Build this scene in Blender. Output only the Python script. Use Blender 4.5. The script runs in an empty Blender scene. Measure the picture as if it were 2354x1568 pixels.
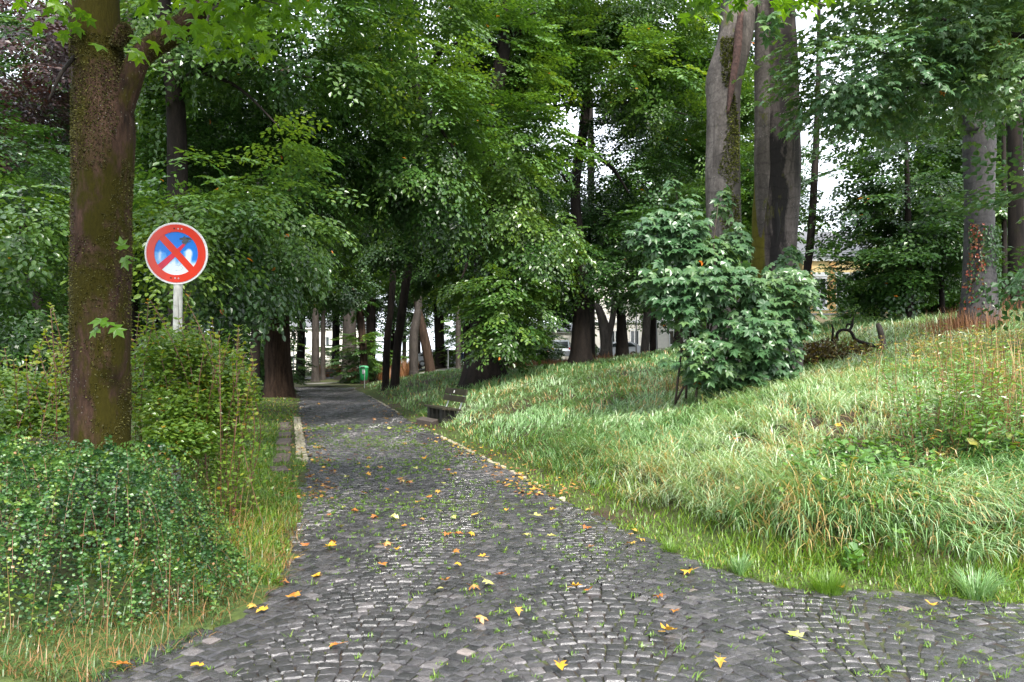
import bpy, math, random
import numpy as np
from mathutils import Vector, Matrix

R = math.radians
scene = bpy.context.scene
COL = scene.collection

# ---------------------------------------------------------------- camera
CAM_Z = 1.6
FX, CX, HY = 1801.5, 1176.5, 833.0        # focal length, centre column and eye level on a 2353 px wide view
cam_d = bpy.data.cameras.new("camera")
cam = bpy.data.objects.new("camera", cam_d)
COL.objects.link(cam)
cam.location = (0, 0, CAM_Z)
cam.rotation_euler = (R(90), 0, 0)
cam_d.sensor_width = 36.0
cam_d.lens = 36.0 * FX / 2353.0
cam_d.shift_y = (HY - 784.0) / 2353.0
cam_d.clip_start = 0.05
cam_d.clip_end = 2000
scene.camera = cam

# ---------------------------------------------------------------- world, sun, exposure
SUN_EL, SUN_AZ = R(50), R(163)            # azimuth measured clockwise from +Y
world = bpy.data.worlds.new("World")
scene.world = world
world.use_nodes = True
wn, wl = world.node_tree.nodes, world.node_tree.links
wn.clear()
w_out = wn.new("ShaderNodeOutputWorld")
w_bg = wn.new("ShaderNodeBackground")
w_sky = wn.new("ShaderNodeTexSky")
w_sky.sky_type = 'NISHITA'
w_sky.sun_disc = False
w_sky.sun_elevation = SUN_EL
w_sky.sun_rotation = SUN_AZ
w_sky.air_density = 1.0
w_sky.dust_density = 4.0
w_sky.ozone_density = 1.0
w_hs = wn.new("ShaderNodeMixRGB")          # thin even cloud veil over the clear sky
w_hs.inputs[0].default_value = 0.80
w_hs.inputs[2].default_value = (10.5, 11.2, 12.4, 1)
wl.new(w_sky.outputs[0], w_hs.inputs[1])
wl.new(w_hs.outputs[0], w_bg.inputs[0])
w_bg.inputs[1].default_value = 0.095
wl.new(w_bg.outputs[0], w_out.inputs[0])

sun_d = bpy.data.lights.new("sun", 'SUN')
sun_d.energy = 3.4
sun_d.angle = R(14)
sun_d.color = (1.0, 0.96, 0.88)
sun = bpy.data.objects.new("sun", sun_d)
COL.objects.link(sun)
sd = Vector((math.sin(SUN_AZ) * math.cos(SUN_EL), math.cos(SUN_AZ) * math.cos(SUN_EL), math.sin(SUN_EL)))
sun.rotation_euler = sd.to_track_quat('Z', 'Y').to_euler()

scene.view_settings.view_transform = 'Standard'
scene.view_settings.look = 'None'
scene.view_settings.gamma = 1.0
scene.view_settings.exposure = 1.6
scene.view_settings.use_curve_mapping = False
scene.render.engine = 'CYCLES'
scene.cycles.max_bounces = 7
scene.cycles.diffuse_bounces = 4
scene.cycles.glossy_bounces = 3
scene.cycles.transmission_bounces = 5
scene.cycles.use_denoising = True

# ---------------------------------------------------------------- numpy helpers
def rng_of(seed):
    return np.random.RandomState(seed)

def _hash(ix, iy, iz, seed):
    with np.errstate(over='ignore'):
        h = (ix.astype(np.uint32) * np.uint32(374761393) + iy.astype(np.uint32) * np.uint32(668265263)
             + iz.astype(np.uint32) * np.uint32(2246822519) + np.uint32((seed * 3266489917) & 0xffffffff))
        h = (h ^ (h >> np.uint32(13))) * np.uint32(1274126177)
        h = h ^ (h >> np.uint32(16))
    return (h & np.uint32(0xffffff)).astype(np.float64) / 0xffffff

def noise3(x, y, z, seed=0):
    """smooth value noise in -1..1"""
    x, y, z = np.broadcast_arrays(np.asarray(x, float), np.asarray(y, float), np.asarray(z, float))
    ix, iy, iz = np.floor(x), np.floor(y), np.floor(z)
    fx, fy, fz = x - ix, y - iy, z - iz
    fx, fy, fz = [f * f * (3 - 2 * f) for f in (fx, fy, fz)]
    ix, iy, iz = [i.astype(np.int64) for i in (ix, iy, iz)]
    o = 0
    for a in (0, 1):
        for b in (0, 1):
            for c in (0, 1):
                w = (fx if a else 1 - fx) * (fy if b else 1 - fy) * (fz if c else 1 - fz)
                o = o + w * _hash(ix + a, iy + b, iz + c, seed)
    return o * 2 - 1

def fbm(x, y, z, seed=0, oct=3):
    o, a, f = 0, 1.0, 1.0
    for k in range(oct):
        o = o + a * noise3(np.asarray(x) * f, np.asarray(y) * f, np.asarray(z) * f, seed + k * 17)
        a *= 0.5
        f *= 2.1
    return o / 1.6

def sstep(a, b, x):
    t = np.clip((np.asarray(x, float) - a) / (b - a), 0, 1)
    return t * t * (3 - 2 * t)

def norm(v):
    return v / np.maximum(np.linalg.norm(v, axis=-1, keepdims=True), 1e-9)

def mesh_np(name, V, F, tint=None, smooth=False):
    V = np.ascontiguousarray(V, dtype=np.float32)
    F = np.ascontiguousarray(F, dtype=np.int32)
    me = bpy.data.meshes.new(name)
    k = F.shape[1]
    me.vertices.add(len(V))
    me.vertices.foreach_set("co", V.ravel())
    me.loops.add(F.size)
    me.loops.foreach_set("vertex_index", F.ravel())
    me.polygons.add(len(F))
    me.polygons.foreach_set("loop_start", np.arange(0, F.size, k, dtype=np.int32))
    try:
        me.polygons.foreach_set("loop_total", np.full(len(F), k, dtype=np.int32))
    except Exception:
        pass
    me.polygons.foreach_set("use_smooth", np.full(len(F), smooth, dtype=bool))
    if tint is not None:
        at = me.attributes.new("tint", 'FLOAT', 'POINT')
        at.data.foreach_set("value", np.ascontiguousarray(tint, dtype=np.float32).ravel())
    me.update(calc_edges=True)
    me.validate()
    return me

def join(parts):
    """parts: list of (V, F[, tint]) with the same face size"""
    Vs, Fs, Ts, n = [], [], [], 0
    for p in parts:
        Vs.append(p[0]); Fs.append(np.asarray(p[1]) + n); n += len(p[0])
        if len(p) > 2 and p[2] is not None:
            Ts.append(p[2])
    return np.concatenate(Vs), np.concatenate(Fs), (np.concatenate(Ts) if Ts else None)

def tri(F):
    F = np.asarray(F)
    return np.concatenate([F[:, [0, 1, 2]], F[:, [0, 2, 3]]])

# ---------------------------------------------------------------- objects
def tag(o, label=None, cat=None, group=None, kind=None):
    if label: o["label"] = label
    if cat: o["category"] = cat
    if group: o["group"] = group
    if kind: o["kind"] = kind
    return o

def empty(name, loc, label=None, cat=None, group=None, rz=0.0):
    o = bpy.data.objects.new(name, None)
    COL.objects.link(o)
    o.location = loc
    o.rotation_euler = (0, 0, rz)
    o.empty_display_size = 0.2
    return tag(o, label, cat, group)

def obj(name, me, m=None, parent=None, loc=(0, 0, 0), rot=(0, 0, 0)):
    o = bpy.data.objects.new(name, me)
    COL.objects.link(o)
    if m is not None and len(me.materials) == 0:
        me.materials.append(m)
    o.location = loc
    o.rotation_euler = rot
    if parent is not None:
        o.parent = parent
    return o

def part_world(name, V, F, m, parent, tint=None, smooth=False):
    """mesh built in world coordinates, stored relative to its parent Empty (which is not rotated)"""
    base = np.array(parent.location)
    return obj(name, mesh_np(name, np.asarray(V) - base, F, tint, smooth), m, parent)

def W(X, y, Y):
    """point seen at (X, y) of the 2353 px wide view, Y metres away"""
    return np.array([(X - CX) / FX * Y, Y, CAM_Z - (y - HY) / FX * Y])

def box_vf(c, s, rot=None, taper=None):
    c = np.array(c, float); s = np.array(s, float) / 2
    V = np.array([[x, y, z] for z in (-1, 1) for y in (-1, 1) for x in (-1, 1)], float) * s
    if taper is not None:
        V[4:, :2] *= taper
    if rot is not None:
        V = V @ np.array(rot).T
    F = np.array([[0, 2, 3, 1], [4, 5, 7, 6], [0, 1, 5, 4], [2, 6, 7, 3], [0, 4, 6, 2], [1, 3, 7, 5]])
    return V + c, F

def rot_m(ax, ang):
    return np.array(Matrix.Rotation(ang, 3, ax))

def bevel_box(name, size, bevel, m, parent=None, loc=(0, 0, 0), rot=(0, 0, 0), seg=2):
    import bmesh
    bm = bmesh.new()
    bmesh.ops.create_cube(bm, size=1)
    for v in bm.verts:
        v.co = Vector((v.co.x * size[0], v.co.y * size[1], v.co.z * size[2]))
    bmesh.ops.bevel(bm, geom=bm.edges[:], offset=bevel, segments=seg, affect='EDGES', profile=0.5)
    me = bpy.data.meshes.new(name)
    bm.to_mesh(me); bm.free()
    for p in me.polygons: p.use_smooth = False
    return obj(name, me, m, parent, loc, rot)

def lathe(profile, n=20):
    """profile: list of (r, z)"""
    V, F = [], []
    for r, z in profile:
        for k in range(n):
            a = 2 * math.pi * k / n
            V.append((r * math.cos(a), r * math.sin(a), z))
    for i in range(len(profile) - 1):
        for k in range(n):
            k2 = (k + 1) % n
            F.append((i * n + k, i * n + k2, (i + 1) * n + k2, (i + 1) * n + k))
    return np.array(V), np.array(F)

def catmull(P, n):
    P = np.asarray(P, float)
    if len(P) == 2:
        t = np.linspace(0, 1, n)[:, None]
        return P[0] * (1 - t) + P[1] * t
    Q = np.vstack([2 * P[0] - P[1], P, 2 * P[-1] - P[-2]])
    seg = len(P) - 1
    ts = np.linspace(0, seg, n)
    i = np.minimum(ts.astype(int), seg - 1)
    t = (ts - i)[:, None]
    a, b, c, d = Q[i], Q[i + 1], Q[i + 2], Q[i + 3]
    return 0.5 * ((2 * b) + (-a + c) * t + (2 * a - 5 * b + 4 * c - d) * t ** 2 + (-a + 3 * b - 3 * c + d) * t ** 3)

def tube(P, rad, n=None, sides=12, amp=0.06, freq=1.2, seed=0, cap=True, ridges=0.0, close_tip=False):
    """bent tapering tube with an uneven skin; P points, rad radii"""
    P = np.asarray(P, float)
    PR = np.hstack([P, np.asarray(rad, float)[:, None]])
    n = n or max(6, len(P) * 4)
    C = catmull(PR, n)
    pts, rr = C[:, :3], np.maximum(C[:, 3], 0.002)
    T = norm(np.gradient(pts, axis=0))
    up = np.array([0, 0, 1.0]) if abs(T[0][2]) < 0.9 else np.array([0, 1.0, 0])
    u = norm(np.cross(T[0], up))
    V = []
    a = np.linspace(0, 2 * math.pi, sides, endpoint=False)
    for i in range(n):
        u = u - T[i] * np.dot(u, T[i]); u = u / np.linalg.norm(u)
        w = np.cross(T[i], u)
        d = np.cos(a)[:, None] * u + np.sin(a)[:, None] * w
        p = pts[i]
        r = rr[i] * (1 + amp * fbm(d[:, 0] * 1.6 + seed, d[:, 1] * 1.6 + p[2] * freq * 0.6, p[2] * freq + p[0], seed, 3)
                     + ridges * noise3(a * 4.0 + 0 * a, p[2] * 0.7 + p[0] * .7, seed, seed + 5))
        V.append(p + d * r[:, None])
    V = np.concatenate(V)
    k = np.arange(sides); k2 = (k + 1) % sides
    F = np.concatenate([np.stack([i * sides + k, i * sides + k2, (i + 1) * sides + k2, (i + 1) * sides + k], 1) for i in range(n - 1)])
    if cap:
        for i, fl in ((0, True), (n - 1, False)):
            c = len(V)
            V = np.vstack([V, pts[i][None]])
            r = i * sides
            q = np.stack([np.full(sides, c), r + (k2 if fl else k), r + (k if fl else k2), r + (k if fl else k2)], 1)
            # keep quads: a fan of degenerate-free quads needs pairs
            q2 = []
            for s in range(0, sides - 1, 2):
                a0, a1, a2 = r + s, r + (s + 1) % sides, r + (s + 2) % sides
                q2.append((c, a2, a1, a0) if fl else (c, a0, a1, a2))
            F = np.vstack([F, np.array(q2)])
    return V, F
# ---------------------------------------------------------------- materials
MATS = {}
def new_mat(name):
    m = bpy.data.materials.new(name)
    m.use_nodes = True
    nt = m.node_tree
    nt.nodes.clear()
    out = nt.nodes.new("ShaderNodeOutputMaterial")
    MATS[name] = m
    return m, nt, out

def N(nt, t, **kw):
    n = nt.nodes.new(t)
    for k, v in kw.items():
        setattr(n, k, v)
    return n

def ramp(nt, fac, stops, interp='LINEAR'):
    r = nt.nodes.new("ShaderNodeValToRGB")
    r.color_ramp.interpolation = interp
    el = r.color_ramp.elements
    while len(el) > 1:
        el.remove(el[-1])
    el[0].position = stops[0][0]; el[0].color = (*stops[0][1], 1) if len(stops[0][1]) == 3 else stops[0][1]
    for p, c in stops[1:]:
        e = el.new(p); e.color = (*c, 1)
    nt.links.new(fac, r.inputs[0])
    return r.outputs[0]

def noise_tex(nt, scale, detail=4, rough=0.55, vec=None, dim='3D', dist=0.0):
    n = nt.nodes.new("ShaderNodeTexNoise")
    n.inputs["Scale"].default_value = scale
    n.inputs["Detail"].default_value = detail
    n.inputs["Roughness"].default_value = rough
    n.inputs["Distortion"].default_value = dist
    if vec is not None:
        nt.links.new(vec, n.inputs["Vector"])
    return n.outputs["Fac"]

def mapping(nt, scale, src="Object", loc=(0, 0, 0)):
    tc = nt.nodes.new("ShaderNodeTexCoord")
    mp = nt.nodes.new("ShaderNodeMapping")
    mp.inputs["Scale"].default_value = scale
    mp.inputs["Location"].default_value = loc
    nt.links.new(tc.outputs[src], mp.inputs["Vector"])
    return mp.outputs[0]

def mix(nt, fac, a, b, mode='MIX'):
    n = nt.nodes.new("ShaderNodeMixRGB")
    n.blend_type = mode
    for i, v in ((0, fac), (1, a), (2, b)):
        if isinstance(v, (int, float)):
            n.inputs[i].default_value = v
        elif isinstance(v, tuple):
            n.inputs[i].default_value = (*v, 1)
        else:
            nt.links.new(v, n.inputs[i])
    return n.outputs[0]

def math_n(nt, op, a, b=0.0, clamp=False):
    n = nt.nodes.new("ShaderNodeMath")
    n.operation = op
    n.use_clamp = clamp
    for i, v in ((0, a), (1, b)):
        if isinstance(v, (int, float)):
            n.inputs[i].default_value = v
        else:
            nt.links.new(v, n.inputs[i])
    return n.outputs[0]

def bsdf(nt, out, col, rough=0.6, spec=0.5, metal=0.0, bump=None, bump_d=0.01, bump_s=0.5):
    p = nt.nodes.new("ShaderNodeBsdfPrincipled")
    for key, v in (("Base Color", col), ("Roughness", rough), ("Specular IOR Level", spec), ("Metallic", metal)):
        if isinstance(v, (int, float)):
            p.inputs[key].default_value = v
        elif isinstance(v, tuple):
            p.inputs[key].default_value = (*v, 1)
        else:
            nt.links.new(v, p.inputs[key])
    if bump is not None:
        b = nt.nodes.new("ShaderNodeBump")
        b.inputs["Distance"].default_value = bump_d
        b.inputs["Strength"].default_value = bump_s
        nt.links.new(bump, b.inputs["Height"])
        nt.links.new(b.outputs[0], p.inputs["Normal"])
    nt.links.new(p.outputs[0], out.inputs[0])
    return p

def plain(name, col, rough=0.6, spec=0.5, metal=0.0, var=0.25, scale=8.0, bump=0.0):
    m, nt, out = new_mat(name)
    v = mapping(nt, (1, 1, 1))
    f = noise_tex(nt, scale, 5, 0.6, v)
    d = tuple(c * (1 - var) for c in col); l = tuple(min(1, c * (1 + var)) for c in col)
    c = ramp(nt, f, [(0.3, d), (0.7, l)])
    bsdf(nt, out, c, rough, spec, metal, f if bump else None, bump or 0.01)
    return m

def leaf_mat(name, stops, rough=0.30, trans=0.30, spec=0.6, tcol=(1.5, 1.35, 0.4)):
    m, nt, out = new_mat(name)
    at = N(nt, "ShaderNodeAttribute", attribute_name="tint")
    oi = N(nt, "ShaderNodeObjectInfo")
    f = math_n(nt, 'ADD', at.outputs["Fac"], math_n(nt, 'MULTIPLY', math_n(nt, 'SUBTRACT', oi.outputs["Random"], 0.5), 0.04))
    col = ramp(nt, f, stops)
    p = bsdf(nt, out, col, rough, spec)
    t = N(nt, "ShaderNodeBsdfTranslucent")
    tc = mix(nt, 1.0, col, tcol, 'MULTIPLY')
    nt.links.new(tc, t.inputs[0])
    mx = N(nt, "ShaderNodeMixShader")
    mx.inputs[0].default_value = trans
    nt.links.new(p.outputs[0], mx.inputs[1])
    nt.links.new(t.outputs[0], mx.inputs[2])
    nt.links.new(mx.outputs[0], out.inputs[0])
    return m

AUT = (0.55, 0.17, 0.02)
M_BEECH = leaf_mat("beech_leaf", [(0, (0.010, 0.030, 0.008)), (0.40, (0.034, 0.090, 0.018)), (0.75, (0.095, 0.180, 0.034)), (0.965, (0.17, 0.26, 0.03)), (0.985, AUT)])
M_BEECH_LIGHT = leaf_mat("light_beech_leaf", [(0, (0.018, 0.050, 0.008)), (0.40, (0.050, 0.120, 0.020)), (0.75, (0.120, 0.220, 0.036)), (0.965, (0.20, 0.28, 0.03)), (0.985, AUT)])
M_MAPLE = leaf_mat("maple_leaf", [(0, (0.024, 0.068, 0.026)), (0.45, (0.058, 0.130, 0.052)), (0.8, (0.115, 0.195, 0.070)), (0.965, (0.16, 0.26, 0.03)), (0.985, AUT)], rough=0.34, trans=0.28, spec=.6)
M_MAPLE_LIT = leaf_mat("bright_maple_leaf", [(0, (0.05, 0.12, 0.012)), (0.5, (0.09, 0.20, 0.015)), (0.85, (0.15, 0.28, 0.02)), (0.965, (0.22, 0.30, 0.03)), (0.985, AUT)], rough=0.35, trans=0.55)  # lighter copy of the maple leaf, backlight put into its colour
M_PURPLE = leaf_mat("copper_beech_leaf", [(0, (0.030, 0.020, 0.022)), (0.5, (0.060, 0.036, 0.036)), (0.9, (0.10, 0.062, 0.055)), (0.98, (0.30, 0.07, 0.03))], tcol=(1.2, 0.7, 0.6))
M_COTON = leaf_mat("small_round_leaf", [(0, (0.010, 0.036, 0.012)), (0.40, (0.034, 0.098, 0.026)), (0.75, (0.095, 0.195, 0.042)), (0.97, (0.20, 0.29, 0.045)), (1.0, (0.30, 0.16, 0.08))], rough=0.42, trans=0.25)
M_BUSH = leaf_mat("shrub_leaf", [(0, (0.042, 0.090, 0.014)), (0.45, (0.080, 0.165, 0.022)), (0.8, (0.165, 0.27, 0.040)), (0.95, (0.30, 0.30, 0.03)), (0.985, (0.5, 0.2, 0.03))], trans=0.40)
M_HERB = leaf_mat("herb_leaf", [(0, (0.035, 0.095, 0.022)), (0.5, (0.075, 0.175, 0.035)), (0.9, (0.13, 0.24, 0.04)), (0.98, (0.4, 0.2, 0.04))], trans=0.30)
M_WITHER = leaf_mat("withered_leaf", [(0, (0.05, 0.032, 0.010)), (0.5, (0.12, 0.085, 0.018)), (0.9, (0.15, 0.15, 0.02)), (1.0, (0.16, 0.22, 0.03))], trans=0.2)
M_YELLOW = leaf_mat("fallen_leaf", [(0, (0.42, 0.27, 0.06)), (0.35, (0.52, 0.28, 0.02)), (0.6, (0.33, 0.11, 0.02)), (0.8, (0.30, 0.10, 0.03)), (1.0, (0.40, 0.42, 0.12))], rough=0.4, trans=0.15, tcol=(1.2, 1.0, 0.6))
M_LITTER = leaf_mat("leaf_litter", [(0, (0.10, 0.045, 0.02)), (0.5, (0.22, 0.10, 0.03)), (0.8, (0.42, 0.20, 0.03)), (1.0, (0.6, 0.4, 0.05))], rough=0.6, trans=0.1)
M_GRASS = leaf_mat("grass_blade", [(0, (0.050, 0.125, 0.028)), (0.30, (0.11, 0.225, 0.070)), (0.60, (0.21, 0.35, 0.145)), (0.85, (0.40, 0.52, 0.31)), (0.95, (0.50, 0.57, 0.41)), (1.0, (0.44, 0.31, 0.13))], rough=0.36, trans=0.28, spec=0.55, tcol=(1.2, 1.2, 0.5))  # pale ramp stops put the wet sheen into the blade colour
M_GRASS_CORNER = leaf_mat("tangled_grass_blade", [(0, (0.022, 0.055, 0.010)), (0.4, (0.050, 0.115, 0.020)), (0.75, (0.10, 0.18, 0.04)), (0.95, (0.14, 0.20, 0.05)), (1.0, (0.22, 0.12, 0.04))], rough=0.45, trans=0.25, tcol=(1.2, 1.1, 0.5))
M_GRASS_FRESH = leaf_mat("fresh_grass_blade", [(0, (0.060, 0.130, 0.014)), (0.5, (0.11, 0.215, 0.020)), (0.9, (0.20, 0.29, 0.03)), (1.0, (0.35, 0.28, 0.07))], rough=0.4, trans=0.35, tcol=(1.2, 1.2, 0.4))
M_DRY = leaf_mat("dry_stalk", [(0, (0.14, 0.050, 0.018)), (0.5, (0.27, 0.125, 0.045)), (1.0, (0.38, 0.26, 0.12))], rough=0.6, trans=0.2, tcol=(1, 1, 1))
M_IVY = leaf_mat("ivy_leaf", [(0, (0.02, 0.055, 0.015)), (0.6, (0.04, 0.10, 0.025)), (0.8, (0.05, 0.12, 0.03)), (0.9, (0.30, 0.06, 0.03)), (1.0, (0.4, 0.1, 0.04))], rough=0.35, trans=0.2)
M_MOSS = leaf_mat("moss", [(0, (0.020, 0.018, 0.002)), (0.5, (0.050, 0.046, 0.003)), (1.0, (0.11, 0.105, 0.008))], rough=0.8, trans=0.1, tcol=(1, 1, 1))

M_MOSS_BRIGHT = leaf_mat("bright_moss", [(0, (0.030, 0.034, 0.004)), (0.5, (0.085, 0.095, 0.008)), (1.0, (0.16, 0.17, 0.014))], rough=0.8, trans=0.1, tcol=(1, 1, 1))
def bark(name, dark, light, moss=(0.045, 0.05, 0.008), moss_lo=0.6, moss_hi=0.7, zs=0.25, rough=0.75, bump=0.02, speck=0.0, stain=0.0, scale=6.0, rings=0.0, band=None, algae=None, spec=0.2):
    m, nt, out = new_mat(name)
    vs = mapping(nt, (1, 1, zs))
    vi = mapping(nt, (1, 1, 1))
    f = noise_tex(nt, scale, 6, 0.65, vs)
    fine = noise_tex(nt, scale * 9, 4, 0.7, vs)
    col = ramp(nt, f, [(0.30, dark), (0.66, light)])
    col = mix(nt, 0.55, col, ramp(nt, fine, [(0.3, (0.25, 0.25, 0.25)), (0.7, (1.5, 1.5, 1.5))]), 'MULTIPLY')
    if stain:
        s = noise_tex(nt, 2.0, 4, 0.6, mapping(nt, (1.6, 1.6, 0.22), loc=(3, 1, 0)), dist=0.4)
        sm = ramp(nt, s, [(0.48, (0, 0, 0)), (0.58, (1, 1, 1))])
        col = mix(nt, math_n(nt, 'MULTIPLY', sm, stain), col, tuple(c * 0.16 for c in light))
    if speck:
        v = N(nt, "ShaderNodeTexVoronoi"); v.inputs["Scale"].default_value = 34
        nt.links.new(vi, v.inputs["Vector"])
        sm = ramp(nt, v.outputs["Distance"], [(0.10, (1, 1, 1)), (0.16, (0, 0, 0))])
        sel = ramp(nt, noise_tex(nt, 5, 2, 0.5, vs), [(0.52, (0, 0, 0)), (0.6, (1, 1, 1))])
        col = mix(nt, math_n(nt, 'MULTIPLY', math_n(nt, 'MULTIPLY', sm, sel), speck), col, (0.42, 0.43, 0.38))
    for bd, tone in ((band, (0.012, 0.010, 0.010)), (algae, (0.12, 0.105, 0.012))):
        if not bd: continue
        sp = N(nt, "ShaderNodeSeparateXYZ"); nt.links.new(vi, sp.inputs[0])
        cx_, hw_, cz_, hz_ = bd
        ex = math_n(nt, 'ABSOLUTE', math_n(nt, 'DIVIDE', math_n(nt, 'SUBTRACT', sp.outputs["X"], cx_), hw_))
        ez = math_n(nt, 'ABSOLUTE', math_n(nt, 'DIVIDE', math_n(nt, 'SUBTRACT', sp.outputs["Z"], cz_), hz_))
        nn = noise_tex(nt, 5.0, 5, 0.65, mapping(nt, (1, 1, 0.35), loc=(cz_, 2, 0)), dist=0.5)
        e = math_n(nt, 'ADD', math_n(nt, 'MAXIMUM', ex, ez), math_n(nt, 'MULTIPLY', math_n(nt, 'SUBTRACT', nn, 0.5), 2.2))
        col = mix(nt, ramp(nt, e, [(0.72, (0.95, 0.95, 0.95)), (1.0, (0, 0, 0))]), col, mix(nt, fine, tuple(c * .6 for c in tone), tuple(c * 1.5 for c in tone)))
    mo = noise_tex(nt, 2.6, 5, 0.7, mapping(nt, (1, 1, 0.5), loc=(7, 2, 1)), dist=0.3)
    mm = ramp(nt, mo, [(moss_lo, (0, 0, 0)), (moss_hi, (1, 1, 1))])
    mc = mix(nt, fine, tuple(c * 0.4 for c in moss), tuple(c * 1.5 for c in moss))
    col = mix(nt, mm, col, mc)
    h = mix(nt, 0.35, f, fine)
    if rings:
        wv = N(nt, "ShaderNodeTexWave"); wv.bands_direction = 'Z'
        wv.inputs["Scale"].default_value = 1.4; wv.inputs["Distortion"].default_value = 9; wv.inputs["Detail"].default_value = 3
        nt.links.new(vi, wv.inputs["Vector"])
        rm = ramp(nt, wv.outputs["Fac"], [(0.0, (0.55, 0.55, 0.55)), (0.10, (1, 1, 1))])
        col = mix(nt, rings, col, rm, 'MULTIPLY')
    bsdf(nt, out, col, rough, spec, 0, h, bump, 0.9)
    return m

M_BARK_MOSSY = bark("mossy_maple_bark", (0.010, 0.006, 0.004), (0.070, 0.040, 0.028), (0.028, 0.024, 0.003), 0.44, 0.54, zs=0.30, bump=0.03, speck=0.35, scale=7, rough=.9, spec=.1)
M_BARK_BEECH = bark("grey_beech_bark", (0.075, 0.062, 0.056), (0.180, 0.155, 0.142), (0.085, 0.090, 0.010), 0.62, 0.70, zs=0.6, bump=0.012, speck=0.8, stain=0.55, scale=3, rings=0.5)
M_BARK_STAIN = bark("stained_beech_bark", (0.045, 0.035, 0.032), (0.135, 0.110, 0.102), (0.070, 0.070, 0.012), 0.60, 0.68, zs=0.4, bump=0.015, speck=0.9, stain=0.8, scale=3, rings=0.5, band=(-.02, .17, 3.2, 1.5), algae=(-.34, .10, 2.6, 2.6))
M_BARK_SMOOTH = bark("smooth_grey_bark", (0.035, 0.033, 0.034), (0.088, 0.082, 0.084), (0.05, 0.06, 0.02), 0.66, 0.74, zs=0.6, bump=0.01, scale=3, rings=0.6)
M_BARK_LINDEN = bark("fissured_linden_bark", (0.012, 0.008, 0.006), (0.062, 0.040, 0.028), (0.05, 0.05, 0.012), 0.68, 0.76, spec=.1, rough=.9, zs=0.14, bump=0.06, scale=7)
M_BARK_DARK = bark("dark_wet_bark", (0.006, 0.005, 0.005), (0.026, 0.020, 0.016), (0.02, 0.024, 0.006), 0.64, 0.74, spec=.12, zs=0.2, bump=0.03, scale=6)
M_BARK_GREY = bark("grey_trunk_bark", (0.018, 0.015, 0.013), (0.060, 0.050, 0.043), (0.04, 0.05, 0.012), 0.62, 0.72, zs=0.3, bump=0.02, scale=5)
M_TWIG = plain("twig_bark", (0.040, 0.026, 0.016), 0.7)
M_TWIG_RED = plain("reddish_twig_bark", (0.12, 0.05, 0.025), 0.6)

# ground: soil, moss, short grass between the blades
m, nt, out = new_mat("ground_soil"); M_GROUND = m
vi = mapping(nt, (1, 1, 1))
f1 = noise_tex(nt, 0.35, 5, 0.6, vi); f2 = noise_tex(nt, 9, 6, 0.7, vi); f3 = noise_tex(nt, 60, 3, 0.7, vi)
g = ramp(nt, f2, [(0.3, (0.028, 0.042, 0.012)), (0.55, (0.060, 0.085, 0.020)), (0.75, (0.11, 0.13, 0.035))])
s = ramp(nt, f3, [(0.3, (0.020, 0.013, 0.008)), (0.7, (0.065, 0.042, 0.026))])
sl = N(nt, "ShaderNodeNewGeometry"); sx = N(nt, "ShaderNodeSeparateXYZ"); nt.links.new(sl.outputs["Normal"], sx.inputs[0])
steep = ramp(nt, sx.outputs["Z"], [(0.80, (1, 1, 1)), (0.93, (0, 0, 0))])
mk = mix(nt, 0.5, ramp(nt, f1, [(0.45, (0, 0, 0)), (0.62, (1, 1, 1))]), steep, 'LIGHTEN')
bsdf(nt, out, mix(nt, mk, g, s), 0.85, 0.3, 0, mix(nt, 0.5, f2, f3), 0.03, 0.8)

m, nt, out = new_mat("joint_soil"); M_JOINT = m
vi = mapping(nt, (1, 1, 1))
f2 = noise_tex(nt, 3.0, 5, 0.6, vi); f3 = noise_tex(nt, 90, 3, 0.7, vi)
bsdf(nt, out, mix(nt, ramp(nt, f2, [(0.45, (0, 0, 0)), (0.6, (1, 1, 1))]), ramp(nt, f3, [(0.3, (0.012, 0.009, 0.007)), (0.7, (0.045, 0.032, 0.022))]), ramp(nt, f3, [(0.3, (0.02, 0.035, 0.008)), (0.7, (0.08, 0.11, 0.02))])), 0.7, 0.4, 0, f3, 0.01)

# wet basalt and granite setts
m, nt, out = new_mat("wet_sett_stone"); M_SETT = m
at = N(nt, "ShaderNodeAttribute", attribute_name="tint")
gp = N(nt, "ShaderNodeNewGeometry")
oi = N(nt, "ShaderNodeObjectInfo")
tv = math_n(nt, 'ADD', at.outputs["Fac"], 0.0)
base = ramp(nt, tv, [(0.0, (0.024, 0.024, 0.025)), (0.40, (0.056, 0.054, 0.057)), (0.72, (0.112, 0.104, 0.106)), (0.88, (0.155, 0.130, 0.122)), (1.0, (0.23, 0.22, 0.205))])
fa = noise_tex(nt, 22, 5, 0.65, gp.outputs["Position"]); fb = noise_tex(nt, 120, 3, 0.7, gp.outputs["Position"]); fw = noise_tex(nt, 1.1, 4, 0.6, gp.outputs["Position"])
base = mix(nt, 0.8, base, ramp(nt, fa, [(0.3, (0.55, 0.55, 0.58)), (0.7, (1.35, 1.3, 1.28))]), 'MULTIPLY')
wet = ramp(nt, math_n(nt, 'ADD', math_n(nt, 'MULTIPLY', fw, 0.6), math_n(nt, 'MULTIPLY', fa, 0.4)), [(0.38, (0.13, 0.13, 0.13)), (0.62, (0.36, 0.36, 0.36))])
bsdf(nt, out, base, wet, 0.6, 0, mix(nt, 0.3, fa, fb), 0.014, 0.7)

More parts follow.
